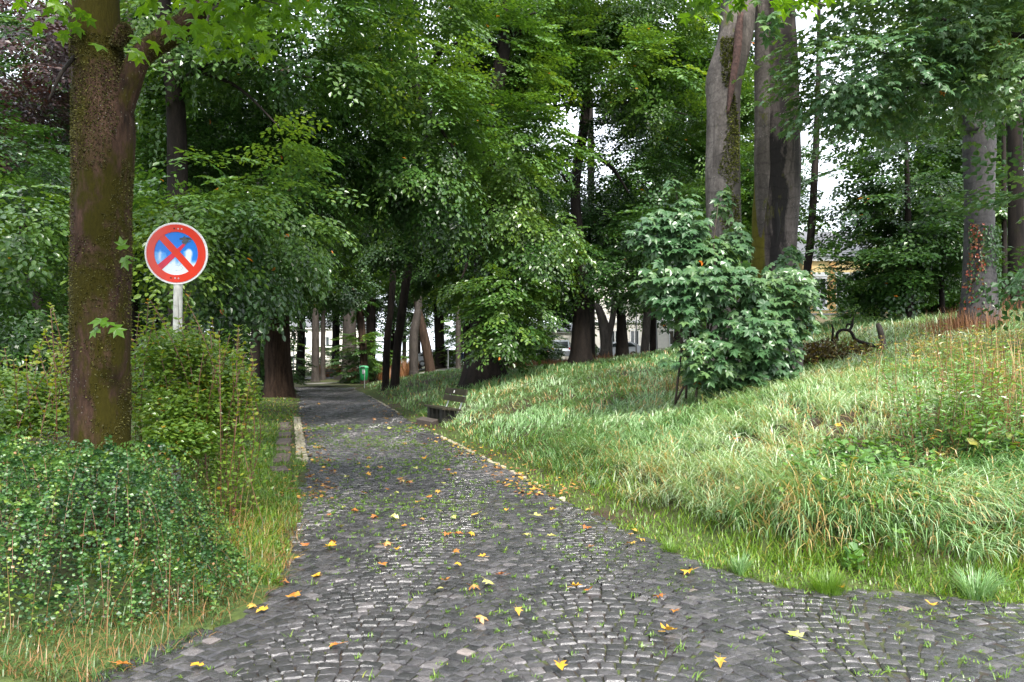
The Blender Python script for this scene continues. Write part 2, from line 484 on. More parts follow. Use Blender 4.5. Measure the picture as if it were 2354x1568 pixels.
M_KERB = plain("weathered_kerb_stone", (0.10, 0.074, 0.060), 0.7, var=0.4, scale=18, bump=0.01)
M_LIMESETT = plain("pale_gutter_stone", (0.34, 0.30, 0.21), 0.7, var=0.35, scale=25, bump=0.01)
M_GRAVEL = plain("grey_gravel", (0.20, 0.185, 0.175), 0.85, var=0.4, scale=40, bump=0.01)
M_ROAD = plain("road_asphalt", (0.06, 0.06, 0.062), 0.6, var=0.2, scale=20)
M_CONC = plain("dark_wet_concrete", (0.022, 0.020, 0.016), 0.7, var=0.5, scale=14, bump=0.01)
M_CONC_L = plain("mossy_concrete", (0.055, 0.043, 0.036), 0.75, var=0.4, scale=16, bump=0.01)
M_STEEL = plain("galvanised_steel", (0.48, 0.49, 0.50), 0.40, metal=0.7, var=0.2, scale=14)
M_WHITE = plain("white_enamel", (0.78, 0.78, 0.78), 0.35, var=0.08)
M_RED = plain("red_enamel", (0.60, 0.035, 0.012), 0.30, var=0.10, scale=5)
M_FADED_RED = plain("faded_red_enamel", (0.55, 0.02, 0.05), 0.35, var=0.15, scale=9)
M_SMUDGE = plain("burnt_smudge", (0.055, 0.07, 0.085), 0.6, var=0.5, scale=30)
M_GREEN = plain("green_plastic", (0.015, 0.24, 0.065), 0.30, var=0.12, scale=4)
M_GREEN_LID = plain("pale_green_plastic", (0.10, 0.42, 0.20), 0.35, var=0.12, scale=4)
M_STICKER = plain("white_paper_sticker", (0.75, 0.75, 0.73), 0.5, var=0.05)
M_TYRE = plain("tyre_rubber", (0.02, 0.02, 0.02), 0.8)
M_CARW = plain("white_car_paint", (0.72, 0.73, 0.76), 0.18, var=0.02)
M_CARS = plain("silver_car_paint", (0.42, 0.45, 0.48), 0.2, metal=0.5, var=0.03)
M_CARB = plain("blue_car_paint", (0.10, 0.15, 0.24), 0.2, metal=0.3, var=0.03)
M_GLASS_DK = plain("dark_window_glass", (0.025, 0.032, 0.036), 0.06, spec=0.9, var=0.2)
M_LAMP_R = plain("red_lamp_glass", (0.45, 0.02, 0.02), 0.15)
M_LAMP_W = plain("clear_lamp_glass", (0.75, 0.75, 0.75), 0.1)
M_YWALL = plain("yellow_render", (0.80, 0.60, 0.29), 0.85, var=0.06, scale=3)
M_YTRIM = plain("orange_render", (0.72, 0.42, 0.17), 0.85, var=0.06, scale=3)
M_WWALL = plain("white_render", (0.80, 0.76, 0.70), 0.85, var=0.06, scale=3)
M_PLINTH = plain("plinth_render", (0.62, 0.50, 0.30), 0.85, var=0.15, scale=3)
M_FRAME = plain("white_window_frame", (0.80, 0.80, 0.80), 0.5, var=0.04)
M_ROOF = plain("slate_roof", (0.12, 0.12, 0.13), 0.6, var=0.3, scale=5)
M_GREY = plain("grey_render", (0.30, 0.30, 0.31), 0.85, var=0.1, scale=3)

def plank_mat(name, c1, c2):
    m, nt, out = new_mat(name)
    v = mapping(nt, (2, 2, 30))
    f = noise_tex(nt, 3, 6, 0.7, v); f2 = noise_tex(nt, 5, 4, 0.6, mapping(nt, (1, 1, 1)))
    c = mix(nt, ramp(nt, f2, [(0.45, (0, 0, 0)), (0.70, (.7, .7, .7))]), ramp(nt, f, [(0.3, c1), (0.7, c2)]), (0.060, 0.060, 0.022))
    bsdf(nt, out, c, 0.45, 0.4, 0, f, 0.006)
    return m
M_PLANK = plank_mat("weathered_bench_wood", (0.010, 0.008, 0.006), (0.042, 0.034, 0.022))

# faded blue field of the sign
m, nt, out = new_mat("faded_blue_enamel"); M_BLUE = m
tc = N(nt, "ShaderNodeTexCoord"); sx = N(nt, "ShaderNodeSeparateXYZ"); nt.links.new(tc.outputs["Object"], sx.inputs[0])
nv = noise_tex(nt, 9, 3, 0.5, mapping(nt, (1.3, 1.3, 0.7)))
dx = math_n(nt, 'ABSOLUTE', sx.outputs["X"])
# paint has washed out to white towards the lower edge and in a pale tongue on the right
low = math_n(nt, 'MULTIPLY', math_n(nt, 'ADD', sx.outputs["Z"], 0.02), -6.0)
ton = math_n(nt, 'SUBTRACT', 0.85, math_n(nt, 'MULTIPLY', math_n(nt, 'ABSOLUTE', math_n(nt, 'SUBTRACT', sx.outputs["X"], 0.115)), 16.0))
ton = math_n(nt, 'SUBTRACT', ton, math_n(nt, 'MULTIPLY', math_n(nt, 'MAXIMUM', math_n(nt, 'SUBTRACT', sx.outputs["Z"], 0.02), 0.0), 22.0))
lef = math_n(nt, 'SUBTRACT', 0.6, math_n(nt, 'MULTIPLY', math_n(nt, 'ABSOLUTE', math_n(nt, 'ADD', sx.outputs["X"], 0.15)), 9.0))
lef = math_n(nt, 'SUBTRACT', lef, math_n(nt, 'MULTIPLY', math_n(nt, 'MAXIMUM', math_n(nt, 'SUBTRACT', sx.outputs["Z"], 0.0), 0.0), 12.0))
w = math_n(nt, 'MAXIMUM', math_n(nt, 'MAXIMUM', low, ton), lef)
w = math_n(nt, 'ADD', w, math_n(nt, 'MULTIPLY', math_n(nt, 'SUBTRACT', nv, 0.5), 1.3))
fade = ramp(nt, w, [(0.10, (0.012, 0.17, 0.62)), (0.30, (0.10, 0.36, 0.78)), (0.60, (0.62, 0.70, 0.74))])
crk = noise_tex(nt, 60, 2, 0.6, mapping(nt, (1, 1, 1)))
fade = mix(nt, 0.5, fade, ramp(nt, crk, [(0.30, (0.7, 0.7, 0.7)), (0.42, (1, 1, 1))]), 'MULTIPLY')
bsdf(nt, out, fade, 0.35)
# ---------------------------------------------------------------- terrain
# foot of the bank right of the path (near to far) and the left edge of the path
BANK = np.array([(16, 4.9), (5, 5.05), (3.41, 5.22), (2.0, 5.52), (1.55, 6.04), (1.21, 7.17), (.65, 8.81), (.02, 11.2), (-.94, 14.6),
                 (-2.36, 19.6), (-4.89, 29.7), (-7.3, 39.0), (-9.6, 47.5), (-9.0, 50.0), (-3, 55), (40, 74)], float)
LEFT = np.array([(-30, -9), (-9, 0), (-3.6, 2.2), (-2.6, 3.2), (-2.06, 3.92), (-1.91, 4.32), (-1.68, 4.91), (-1.66, 5.68), (-1.91, 7.08), (-2.38, 9.1), (-3.25, 12.7),
                 (-4.86, 18.4), (-7.27, 26.9), (-9.7, 36), (-12.8, 46.5), (-15, 52), (-18, 58)], float)

def poly_dist(x, y, P):
    """signed distance to a polyline, positive on its right-hand side when P runs away from the camera"""
    x = np.asarray(x, float); y = np.asarray(y, float)
    best = np.full(x.shape, 1e9); sg = np.ones(x.shape)
    for (ax, ay), (bx, by) in zip(P[:-1], P[1:]):
        dx, dy = bx - ax, by - ay
        t = np.clip(((x - ax) * dx + (y - ay) * dy) / (dx * dx + dy * dy), 0, 1)
        qx, qy = ax + t * dx - x, ay + t * dy - y
        d = np.hypot(qx, qy)
        cr = dx * (y - ay) - dy * (x - ax)
        u = d < best - 1e-9
        best = np.where(u, d, best)
        sg = np.where(u, np.where(cr < 0, 1.0, -1.0), sg)
    return best * sg

def xl(Y):
    return np.interp(Y, LEFT[:, 1], LEFT[:, 0])

def bank_d(x, y):
    return poly_dist(x, y, BANK)

PD = np.array([-1, 0, .40, .60, .95, 1.4, 3.6, 8, 13, 20, 40, 400.])
PZ = np.array([0, 0, .03, .09, .33, .46, 1.04, 1.66, 2.68, 3.2, 3.5, 3.6])

def H(x, y):
    x = np.asarray(x, float); y = np.asarray(y, float)
    d = bank_d(x, y)
    dn = d + 0.16 * noise3(x * 1.3, y * 1.3, 0.3, 4) * sstep(.3, .8, d)
    zb = np.interp(dn, PD, PZ)
    zb = zb + sstep(.8, 2.5, d) * (0.10 * noise3(x * .35, y * .35, 1.7, 5) + 0.035 * noise3(x * 1.6, y * 1.6, .7, 6))
    dl = xl(y) - x
    zl = sstep(.0, .8, dl) * 0.06 + sstep(.8, 3.0, dl) * (0.05 + 0.06 * noise3(x * .4, y * .4, 2.2, 7))
    z = np.where(d > 0, zb, np.where(dl > 0, zl, 0.0))
    t = x / np.maximum(y, 4.0)
    zf = np.interp(t, [-.9, -.30, -.2, -.09, .08, .18, .30, .4, .65], [.1, 0, .15, .85, 1.42, 1.50, 2.3, 3.0, 3.5])
    zf = zf + 0.40 * sstep(54, 66, y) * sstep(-.16, -.06, t) * sstep(.34, .22, t)
    zf = zf + 0.06 * noise3(x * .12, y * .12, 3.3, 8)
    bw = np.exp(-(((x + 2.2) / 1.05) ** 2 + ((y - 20.3) / 1.6) ** 2) ** 2)
    z = z * (1 - .97 * bw)
    b = sstep(34 - 8 * sstep(-.10, .05, t), 58 - 20 * sstep(-.10, .05, t), y) * np.where((d > 0) | (y > 49), 1.0, 0.0)
    z = z * (1 - b) + zf * b
    return z

def axis_pts(segs):
    o = []
    for a, b, s in segs:
        o.append(np.arange(a, b, s))
    return np.unique(np.concatenate(o))
gx = axis_pts([(-400, -120, 20), (-120, -40, 5), (-40, -14, 1.0), (-14, -6, .4), (-6, 8, .16), (8, 16, .4), (16, 50, 1.5), (50, 120, 5), (120, 401, 20)])
gy = axis_pts([(-30, -2, 4), (-2, 4, .6), (4, 14, .16), (14, 34, .4), (34, 70, 1.0), (70, 130, 4), (130, 600, 30)])
GX, GY = np.meshgrid(gx, gy)
GZ = H(GX, GY)
inside = (bank_d(GX, GY) < 0) & (xl(GY) - GX < 0) & (GY < 50)
GZ = np.where(inside, GZ - 0.05, GZ)
nx, ny = len(gx), len(gy)
ii, jj = np.meshgrid(np.arange(nx - 1), np.arange(ny - 1))
a0 = (jj * nx + ii).ravel()
GF = np.stack([a0, a0 + 1, a0 + nx + 1, a0 + nx], 1)
ground = obj("ground", mesh_np("ground", np.stack([GX.ravel(), GY.ravel(), GZ.ravel()], 1), GF, smooth=True), M_GROUND)
tag(ground, kind="structure", label="grassy park ground rising into a bank on the right")

def H1(x, y):
    return float(H(np.array([x]), np.array([y]))[0])

# ---------------------------------------------------------------- cobbled path
rows = np.concatenate([np.arange(-8, 4, 1.0), np.arange(4, 6.2, .1), np.arange(6.2, 50.4, .4)])
def xr(Y):
    ys = BANK[:13, 1]; xs = BANK[:13, 0]
    return np.where(Y < 4.9, 16.0, np.interp(Y, ys, xs))
V, F = [], []
for k, Y in enumerate(rows):
    a, b = float(xl(Y)), float(xr(Y))
    for q in range(9):
        V.append((a + (b - a) * q / 8, Y, 0.0))
    if k:
        for q in range(8):
            s = (k - 1) * 9 + q
            F.append((s, s + 1, s + 10, s + 9))
path = tag(obj("path", mesh_np("path", V, F), M_JOINT), kind="structure", label="cobbled park path curving away between the trees")

def strip(name, pts, w, m, lift, label, n=40):
    C = catmull(np.array(pts, float), n)
    T = norm(np.gradient(C, axis=0)); Nn = np.stack([-T[:, 1], T[:, 0]], 1)
    V, F = [], []
    for i in range(n):
        for q in range(7):
            p = C[i] + Nn[i] * w * (q / 6 - .5)
            V.append((p[0], p[1], H1(p[0], p[1]) + lift))
            if i and q:
                s = (i - 1) * 7 + q - 1
                F.append((s, s + 1, s + 8, s + 7))
    return tag(obj(name, mesh_np(name, V, F), m), kind="structure", label=label)
strip("path_bend", [(-12.2, 49.5), (-14, 54), (-17.5, 60), (-24, 67), (-36, 74)], 4.0, M_JOINT, 0.03, "far bend of the cobbled path behind the big linden")
strip("side_path", [(-14.5, 55), (-11, 57.2), (-5, 60), (4, 65), (16, 72)], 2.4, M_GRAVEL, 0.05, "grey side path leaving to the right past the litter bin")
strip("road", [(-60, 76), (-30, 73.5), (-5, 72), (10, 71.5), (40, 72), (80, 76)], 9.0, M_ROAD, 0.06, "road with parked cars behind the park")

def sett_mesh(rg, far=False):
    """unit sett: 1 x 1 footprint, worn top, chamfered edges"""
    q = np.array([(-1, -1), (1, -1), (1, 1), (-1, 1)], float) * .5
    j = lambda s: q * s + rg.uniform(-.05, .05, (4, 2))
    bot = np.c_[j(.96), np.full(4, -.9)]
    sh = np.c_[j(.95), rg.uniform(-.14, -.06, 4)]
    tp = np.c_[j(.78), rg.uniform(-.02, .04, 4)]
    c = np.array([[rg.uniform(-.08, .08), rg.uniform(-.08, .08), .07]])
    V = np.vstack([bot, sh, tp, c])
    F = []
    for k in range(4):
        l = (k + 1) % 4
        if not far:
            F += [(k, l, 4 + l), (k, 4 + l, 4 + k)]
        F += [(4 + k, 4 + l, 8 + l), (4 + k, 8 + l, 8 + k), (8 + k, 8 + l, 12)]
    return V, np.array(F)

rg = rng_of(11)
SV = [sett_mesh(rg) for _ in range(20)]
SF = [sett_mesh(rg, True) for _ in range(12)]
# arcs: segmental fan paving, columns 1.35 m wide, rows 0.10 m apart
pos = []
cw, rh = 1.30, 0.092
for Y0 in np.arange(1.6, 50, rh):
    x0, x1 = float(xl(Y0)) - .3, min(float(xr(Y0)) + .6, 8.6)
    if Y0 < 5.6: x1 = 8.6
    x = x0 + rg.uniform(0, .1)
    while x < x1:
        wd = rg.uniform(.070, .118)
        xc = x + wd / 2
        u = ((xc + 0.2 * math.sin(Y0 * .5)) / cw) % 1.0 * 2 - 1
        y = Y0 + .26 * (1 - u * u) - .13
        sl_ = math.atan(-2 * u * .26 * 2 / cw)
        pos.append((xc, y, wd, sl_, xc))
        x += wd * (0.97 + 0.03) * math.cos(sl_) + .002
pos = np.array(pos)
d = bank_d(pos[:, 0], pos[:, 1]); l = xl(pos[:, 1]) - pos[:, 0]
en = 0.10 * noise3(pos[:, 0] * 2, pos[:, 1] * 2, 0, 31)
keep = (d < .02 + en) & (l < .02 + en) & (pos[:, 1] > 1.5) & (pos[:, 1] < 50)
pos = pos[keep]
order = np.argsort(np.hypot(pos[:, 0] * .8, pos[:, 1] - 0) + 50 * (np.abs(pos[:, 0]) > .66 * pos[:, 1]) + 50 * (pos[:, 1] < 3.9))
pos = pos[order]
print("setts", len(pos))
n = len(pos)
zt = 0.013 + 0.0035 * rg.randn(n) + 0.012 * noise3(pos[:, 0] * .9, pos[:, 1] * .9, 0, 33)
tilt = rg.normal(0, .026, (n, 2))
rot = pos[:, 3] + rg.normal(0, .06, n)
lay = rg.uniform(.93, 1.06, n)
patch = sstep(-.05, .35, noise3(pos[:, 0] * .35 + 9, pos[:, 1] * .35, .5, 35) + .55 * sstep(.5, 3, pos[:, 0]) * sstep(7, 4, pos[:, 1]) - .15)  # lighter near right: reflected sky put into the tone, and drier stone
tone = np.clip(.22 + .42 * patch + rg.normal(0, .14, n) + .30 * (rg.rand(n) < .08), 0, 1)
sett_meshes = []
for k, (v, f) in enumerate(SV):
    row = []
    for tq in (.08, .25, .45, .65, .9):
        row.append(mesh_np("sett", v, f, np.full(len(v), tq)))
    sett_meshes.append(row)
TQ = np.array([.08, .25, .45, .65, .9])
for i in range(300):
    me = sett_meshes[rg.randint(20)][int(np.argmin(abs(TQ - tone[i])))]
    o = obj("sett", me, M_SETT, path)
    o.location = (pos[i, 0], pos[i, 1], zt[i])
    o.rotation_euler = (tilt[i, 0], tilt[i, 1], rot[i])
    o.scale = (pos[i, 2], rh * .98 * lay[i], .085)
parts = []
idx = np.arange(300, n)
far = pos[idx, 1] > 12
for grp, lib in ((idx[~far], SV), (idx[far], SF)):
    which = rg.randint(0, len(lib), len(grp))
    for k, (v, f) in enumerate(lib):
        g_ = grp[which == k]
        if len(g_) == 0: continue
        v3 = v[None] * np.stack([pos[g_, 2], rh * .98 * lay[g_], np.full(len(g_), .085)], 1)[:, None]
        v3[..., 2] += v3[..., 1] * tilt[g_, 0][:, None] - v3[..., 0] * tilt[g_, 1][:, None]
        c, s = np.cos(rot[g_])[:, None], np.sin(rot[g_])[:, None]
        X = v3[..., 0] * c - v3[..., 1] * s + pos[g_, 0][:, None]
        Yv = v3[..., 0] * s + v3[..., 1] * c + pos[g_, 1][:, None]
        Z = v3[..., 2] + zt[g_][:, None]
        VV = np.stack([X, Yv, Z], -1).reshape(-1, 3)
        FF = (f[None] + (np.arange(len(g_)) * len(v))[:, None, None]).reshape(-1, 3)
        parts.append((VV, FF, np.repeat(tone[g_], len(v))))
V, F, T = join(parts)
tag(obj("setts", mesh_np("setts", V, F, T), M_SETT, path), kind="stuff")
SETT_POS = pos

# pale gutter stones along the left edge and the kerb slabs beside them
gut = tag(empty("gutter_strip", (-4.9, 18.4, 0)), "strip of small pale stones along the left edge of the path", "gutter strip")
kb = tag(empty("kerb_strip", (-5.3, 18.4, 0)), "row of brownish concrete kerb slabs in the grass left of the path", "kerb")
lm = [mesh_np("gutter_stone", *sett_mesh(rg)) for _ in range(5)]
ks = []
Y = 12.6
cnt = 0
vv = []
while Y < 22.5:
    for r in range(2):
        x = float(xl(Y)) - .10 - .095 * r + rg.uniform(-.015, .015)
        if rg.rand() < .62 + .4 * noise3(Y * .8, 1, 0, 3):
            if cnt < 150 and Y < 19:
                o = obj("gutter_stone", lm[rg.randint(5)], M_LIMESETT, gut)
                o.location = (x + 4.9, Y - 18.4 + rg.uniform(-.01, .01), .035 + rg.uniform(-.008, .01)); o.scale = (.085, .09, .09)
                o.rotation_euler = (rg.normal(0, .06), rg.normal(0, .06), .28 + rg.normal(0, .1)); cnt += 1
            else:
                v, f = sett_mesh(rg); v = v * (.085, .09, .09) + (x, Y, .035); vv.append((v, f))
    Y += .097
# the rest of the pale edge, right-hand side too
for (a, b, side) in ((9.2, 17.5, 1), (24, 38, 1)):
    Y = a
    while Y < b:
        x = float(xr(Y)) + .05 + rg.uniform(-.03, .03)
        if rg.rand() < .38 + .35 * noise3(Y * .6, 0, 0, 3):
            v, f = sett_mesh(rg); v = v * (rg.uniform(.05, .08), rg.uniform(.06, .09), .08) + (x, Y, .018); vv.append((v, f))
        Y += .098
V, F, _ = join(vv)
tag(obj("gutter_stones", mesh_np("gutter_stones", V - np.array([-4.9, 18.4, 0]), F), M_LIMESETT, gut), kind="stuff")
for k, Y in enumerate(np.arange(11.4, 20.0, .52)):
    if k in (1, 4, 6, 9, 12): continue
    o = bevel_box("kerb_slab", (.25, .47, .10), .012, M_KERB, kb, (float(xl(Y)) - .46 + 5.3 + rg.uniform(-.02, .02), Y - 18.4, .028 + rg.uniform(-.015, .01)), (rg.normal(0, .03), rg.normal(0, .04), .28 + rg.normal(0, .05)), 1)
# ---------------------------------------------------------------- leaf and spray builders
LT = {}
LT['rhomb'] = (np.array([(0, 0, 0), (.5, .34, .07), (1, 0, -.06), (.5, -.34, .07)], float), np.array([(0, 2, 1), (0, 3, 2)]))
LT['rhomb2'] = (np.array([(0, 0, 0), (.5, .46, .06), (1, 0, -.05), (.5, -.46, .06)], float), np.array([(0, 2, 1), (0, 3, 2)]))
LT['oval'] = (np.array([(0, 0, 0), (.28, .27, .05), (.70, .25, .03), (1, 0, -.08), (.70, -.25, .03), (.28, -.27, .05)], float), np.array([(0, 3, 1), (1, 3, 2), (0, 5, 3), (5, 4, 3)]))
LT['round'] = (np.array([(0, 0, 0), (.25, .42, .05), (.8, .40, .03), (1, 0, -.05), (.8, -.40, .03), (.25, -.42, .05)], float), np.array([(0, 3, 1), (1, 3, 2), (0, 5, 3), (5, 4, 3)]))
_mh = [(-.10, .20, -.02), (.12, .52, -.10), (.30, .24, .03), (.62, .50, -.08), (.60, .20, .02)]
_mp = [(.25, 0, .04), (0, 0, 0)] + _mh + [(1.0, 0, -.14)] + [(x, -y, z) for x, y, z in _mh[::-1]]
LT['maple'] = (np.array(_mp, float), np.array([(0, i, i + 1) for i in range(1, 12)] + [(0, 12, 1)]))
_mh = [(.0, .38, -.06), (.25, .20, .03), (.62, .42, -.06)]
_mp = [(.0, 0, 0)] + _mh + [(1.0, 0, -.10)] + [(x, -y, z) for x, y, z in _mh[::-1]]
LT['maple_s'] = (np.array(_mp, float), np.array([(0, i + 1, i) for i in range(1, 7)]))
LT['lance'] = (np.array([(0, 0, 0), (.4, .17, .04), (1, 0, -.12), (.4, -.17, .04)], float), np.array([(0, 2, 1), (0, 3, 2)]))

def leaves_np(kind, org, ax, nr, size, tint):
    T, F = LT[kind]
    ax = norm(ax); nr = norm(nr - ax * (nr * ax).sum(-1, keepdims=True)); sd_ = np.cross(nr, ax)
    size = np.broadcast_to(np.asarray(size, float), (len(org),))
    V = org[:, None] + size[:, None, None] * (T[None, :, 0, None] * ax[:, None] + T[None, :, 1, None] * sd_[:, None] + T[None, :, 2, None] * nr[:, None])
    FF = (F[None] + (np.arange(len(org)) * len(T))[:, None, None]).reshape(-1, 3)
    return V.reshape(-1, 3), FF, np.repeat(np.clip(tint, 0, 1), len(T))

def spray_tpl(rg, step=.075, side=True, ang=50, droop=.22, reach=.5):
    """leaf places on one spray of unit length: origin, axis, normal"""
    O, A = [], []
    def twig(p, d, L, sgn0):
        n = max(2, int(L / step)); s = sgn0
        for i in range(n):
            t = (i + .5) / n
            q = p + d * L * t - np.array([0, 0, droop * (L * t) ** 2])
            a = math.radians(ang + rg.uniform(-15, 15)) * s
            if i == n - 1: a *= .2
            c, k = math.cos(a), math.sin(a)
            O.append(q); A.append((d[0] * c - d[1] * k, d[0] * k + d[1] * c, -.12 - droop * t + rg.uniform(-.12, .12)))
            s = -s
    twig(np.zeros(3), np.array([1., 0, 0]), 1.0, 1)
    if side:
        s = 1
        for t in np.linspace(.12, .82, 6):
            a = math.radians(rg.uniform(38, 62)) * s
            twig(np.array([t, 0, -droop * t * t]), np.array([math.cos(a), math.sin(a), rg.uniform(-.1, .05)]), reach * (1.1 - t) + .12, s)
            s = -s
    O = np.array(O); A = norm(np.array(A))
    Nn = np.tile([0, 0, 1.0], (len(O), 1)) + rg.normal(0, .30, (len(O), 3))
    return O, A, Nn

_r = rng_of(5)
SPR = {'beech': [spray_tpl(_r) for _ in range(6)],
       'hang': [spray_tpl(_r, droop=.7, ang=40) for _ in range(5)],
       'maple': [spray_tpl(_r, step=.16, ang=65, droop=.3) for _ in range(5)]}

def crown_np(blobs, seed, leaf=.09, L=1.0, lai=2.2, kind='rhomb', spray='beech', tint=.45, tvar=.30, droop=.15, gap=-.35, tiers=0.0, cull=True, autumn=.0006, twigs=None, inner=.55):
    rg = rng_of(seed)
    P, D = [], []
    for (cx, cy, cz, rx, ry, rz) in blobs:
        r = (rx * ry * rz) ** (1 / 3)
        nl = len(SPR[spray][0][0])
        n = int(lai * 4 * math.pi * r * r / (nl * .5 * leaf * leaf) * .55)
        u = norm(rg.normal(0, 1, (n, 3)))
        rf = 1 - inner * rg.rand(n) ** 1.6
        bump = 1 + .30 * noise3(u[:, 0] * 2.2 + cx, u[:, 1] * 2.2 + cy, u[:, 2] * 2.2 + cz, seed)
        p = np.array([cx, cy, cz]) + u * (rf * bump)[:, None] * np.array([rx, ry, rz])
        g = noise3(p[:, 0] * .8, p[:, 1] * .8, p[:, 2] * 1.3, seed + 3)
        k = g > gap
        P.append(p[k]); D.append(u[k])
    P = np.concatenate(P); D = np.concatenate(D)
    if tiers:
        q = P[:, 2] + .25 * noise3(P[:, 0] * .5, P[:, 1] * .5, 0, seed + 9)
        P[:, 2] += (np.round(q / tiers) * tiers - q) * .72
    if cull:
        t = P[:, 0] / np.maximum(P[:, 1], .5)
        k = (P[:, 1] > 1.5) & (np.abs(t) < .95)
        yy = HY - (P[:, 2] - CAM_Z) * FX / np.maximum(P[:, 1], 1)
        far = (np.abs(t) > .74) | (yy < -160)
        k &= ~(far & (rg.rand(len(P)) < .68))
        P, D = P[k], D[k]
    n = len(P)
    if n == 0: return None
    d = D * np.array([1, 1, .35]) + np.stack([rg.normal(0, .35, n), rg.normal(0, .35, n), rg.normal(0, .12, n) - droop], 1)
    d = norm(d)
    up = np.tile([0, 0, 1.0], (n, 1)) + rg.normal(0, .22, (n, 3)) + D * .25
    nz = norm(up - d * (up * d).sum(-1, keepdims=True))
    sy = np.cross(nz, d)
    sc = L * rg.uniform(.7, 1.15, n)
    which = rg.randint(0, len(SPR[spray]), n)
    ts = tint + tvar * noise3(P[:, 0] * .7, P[:, 1] * .7, P[:, 2] * .9, seed + 7) + rg.normal(0, .08, n)
    out = []
    for w, (O, A, Nn) in enumerate(SPR[spray]):
        g_ = np.where(which == w)[0]
        if len(g_) == 0: continue
        B = np.stack([d[g_], sy[g_], nz[g_]], 1)
        org = P[g_][:, None] + np.einsum('lk,skj->slj', O, B) * sc[g_][:, None, None]
        ax = np.einsum('lk,skj->slj', A, B); nn = np.einsum('lk,skj->slj', Nn, B)
        m_ = org.shape[0] * org.shape[1]
        tt = np.repeat(ts[g_], len(O)) + rg.normal(0, .09, m_)
        tt = np.clip(tt, 0, .93)
        tt = np.where(rg.rand(m_) < autumn, 1.0, tt)
        out.append(leaves_np(kind, org.reshape(-1, 3), ax.reshape(-1, 3), nn.reshape(-1, 3), leaf * rg.uniform(.75, 1.2, m_), tt))
    if twigs is not None:
        twigs.append((P, P + d * sc[:, None] * .8))
    return join(out)

def ribbons(A, B, r, sag=0.0):
    """thin three-sided sticks from A to B (n,3)"""
    n = len(A); d = norm(B - A)
    u = norm(np.cross(d, np.tile([.13, .21, .97], (n, 1)))); w = np.cross(d, u)
    r = np.broadcast_to(np.asarray(r, float), (n,))[:, None]
    V = []
    for P, s in ((A, 1.0), (B, .5)):
        for k in range(3):
            a = 2 * math.pi * k / 3
            V.append(P + (u * math.cos(a) + w * math.sin(a)) * r * s)
    V = np.stack(V, 1)
    f = np.array([(0, 1, 4), (0, 4, 3), (1, 2, 5), (1, 5, 4), (2, 0, 3), (2, 3, 5)])
    F = (f[None] + (np.arange(n) * 6)[:, None, None]).reshape(-1, 3)
    return V.reshape(-1, 3), F

def E(X0, y0, X1, y1, Y, thick):
    """crown mass that spans this part of the view at distance Y"""
    c = W((X0 + X1) / 2, (y0 + y1) / 2, Y)
    return (c[0], c[1], c[2], (X1 - X0) / 2 * Y / FX, thick, (y1 - y0) / 2 * Y / FX)

TRIS = [0]
def add_crown(root, blobs, seed, m, name="crown", **kw):
    kw['leaf'] = kw.get('leaf', .09) * 1.2; kw['lai'] = kw.get('lai', 2.2) * 2.3
    r = crown_np(blobs, seed, **kw)
    if r is None: return None
    V, F, T = r
    TRIS[0] += len(F)
    o = part_world(name, V, F, m, root, T)
    return tag(o, kind="stuff")

def add_trunk(root, pts, m, name="trunk", sides=16, amp=.06, seed=0, ridges=0.0, n=None):
    """pts: world points with radius"""
    P = np.array([p[:3] for p in pts]); r = np.array([p[3] for p in pts])
    L = np.linalg.norm(np.diff(P, axis=0), axis=1).sum()
    V, F = tube(P, r, n or int(max(8, min(60, L / max(r.mean() * .5, .05)))), sides, amp, 1.2, seed, True, ridges)
    return part_world(name, V, F, m, root, None, True)

def DT(pts, Y):
    """trunk points from (X, y, half width) of the view at distance Y"""
    o = []
    for p in pts:
        yy = p[3] if len(p) > 3 else Y
        w = W(p[0], p[1], yy)
        o.append((w[0], w[1], w[2], p[2] * yy / FX))
    return o

def ground_pt(pts, flare=1.35, sink=.15):
    """prepend a flared foot reaching the ground"""
    x, y, z, r = pts[0]
    g = H1(x, y)
    return [(x, y, g - sink, r * flare * 1.12), (x, y, g + .12 * max(r, .2), r * flare), (x, y, g + 1.3 * r + .1, r * 1.08)] + [p for p in pts if p[2] > g + 1.5 * r + .2]

def tree(name, pts, m, label, group=None, seed=0, flare=1.3, amp=.06, sides=16, ridges=0.0, foot=True):
    g = ground_pt(pts, flare) if foot else pts
    base = (g[0][0], g[0][1], g[0][2] + .15)
    root = empty(name, base, label, "tree", group)
    add_trunk(root, g, m, seed=seed, amp=amp, sides=sides, ridges=ridges)
    return root

def limb(root, pts, m, seed=0, sides=8, amp=.08):
    P = np.array([p[:3] for p in pts]); r = np.array([p[3] for p in pts])
    V, F = tube(P, r, max(6, len(P) * 5), sides, amp, 1.5, seed, True)
    return part_world("limb", V, F, m, root, None, True)

def limb_to(root, a, b, r0, m, seed=0, sag=.3):
    a = np.array(a, float); b = np.array(b, float)
    rg = rng_of(seed)
    L = np.linalg.norm(b - a)
    mid = (a + b) / 2 + np.array([rg.uniform(-.1, .1) * L, rg.uniform(-.1, .1) * L, sag * L * .3])
    return limb(root, [(*a, r0), (*mid, r0 * .65), (*b, r0 * .2)], m, seed)

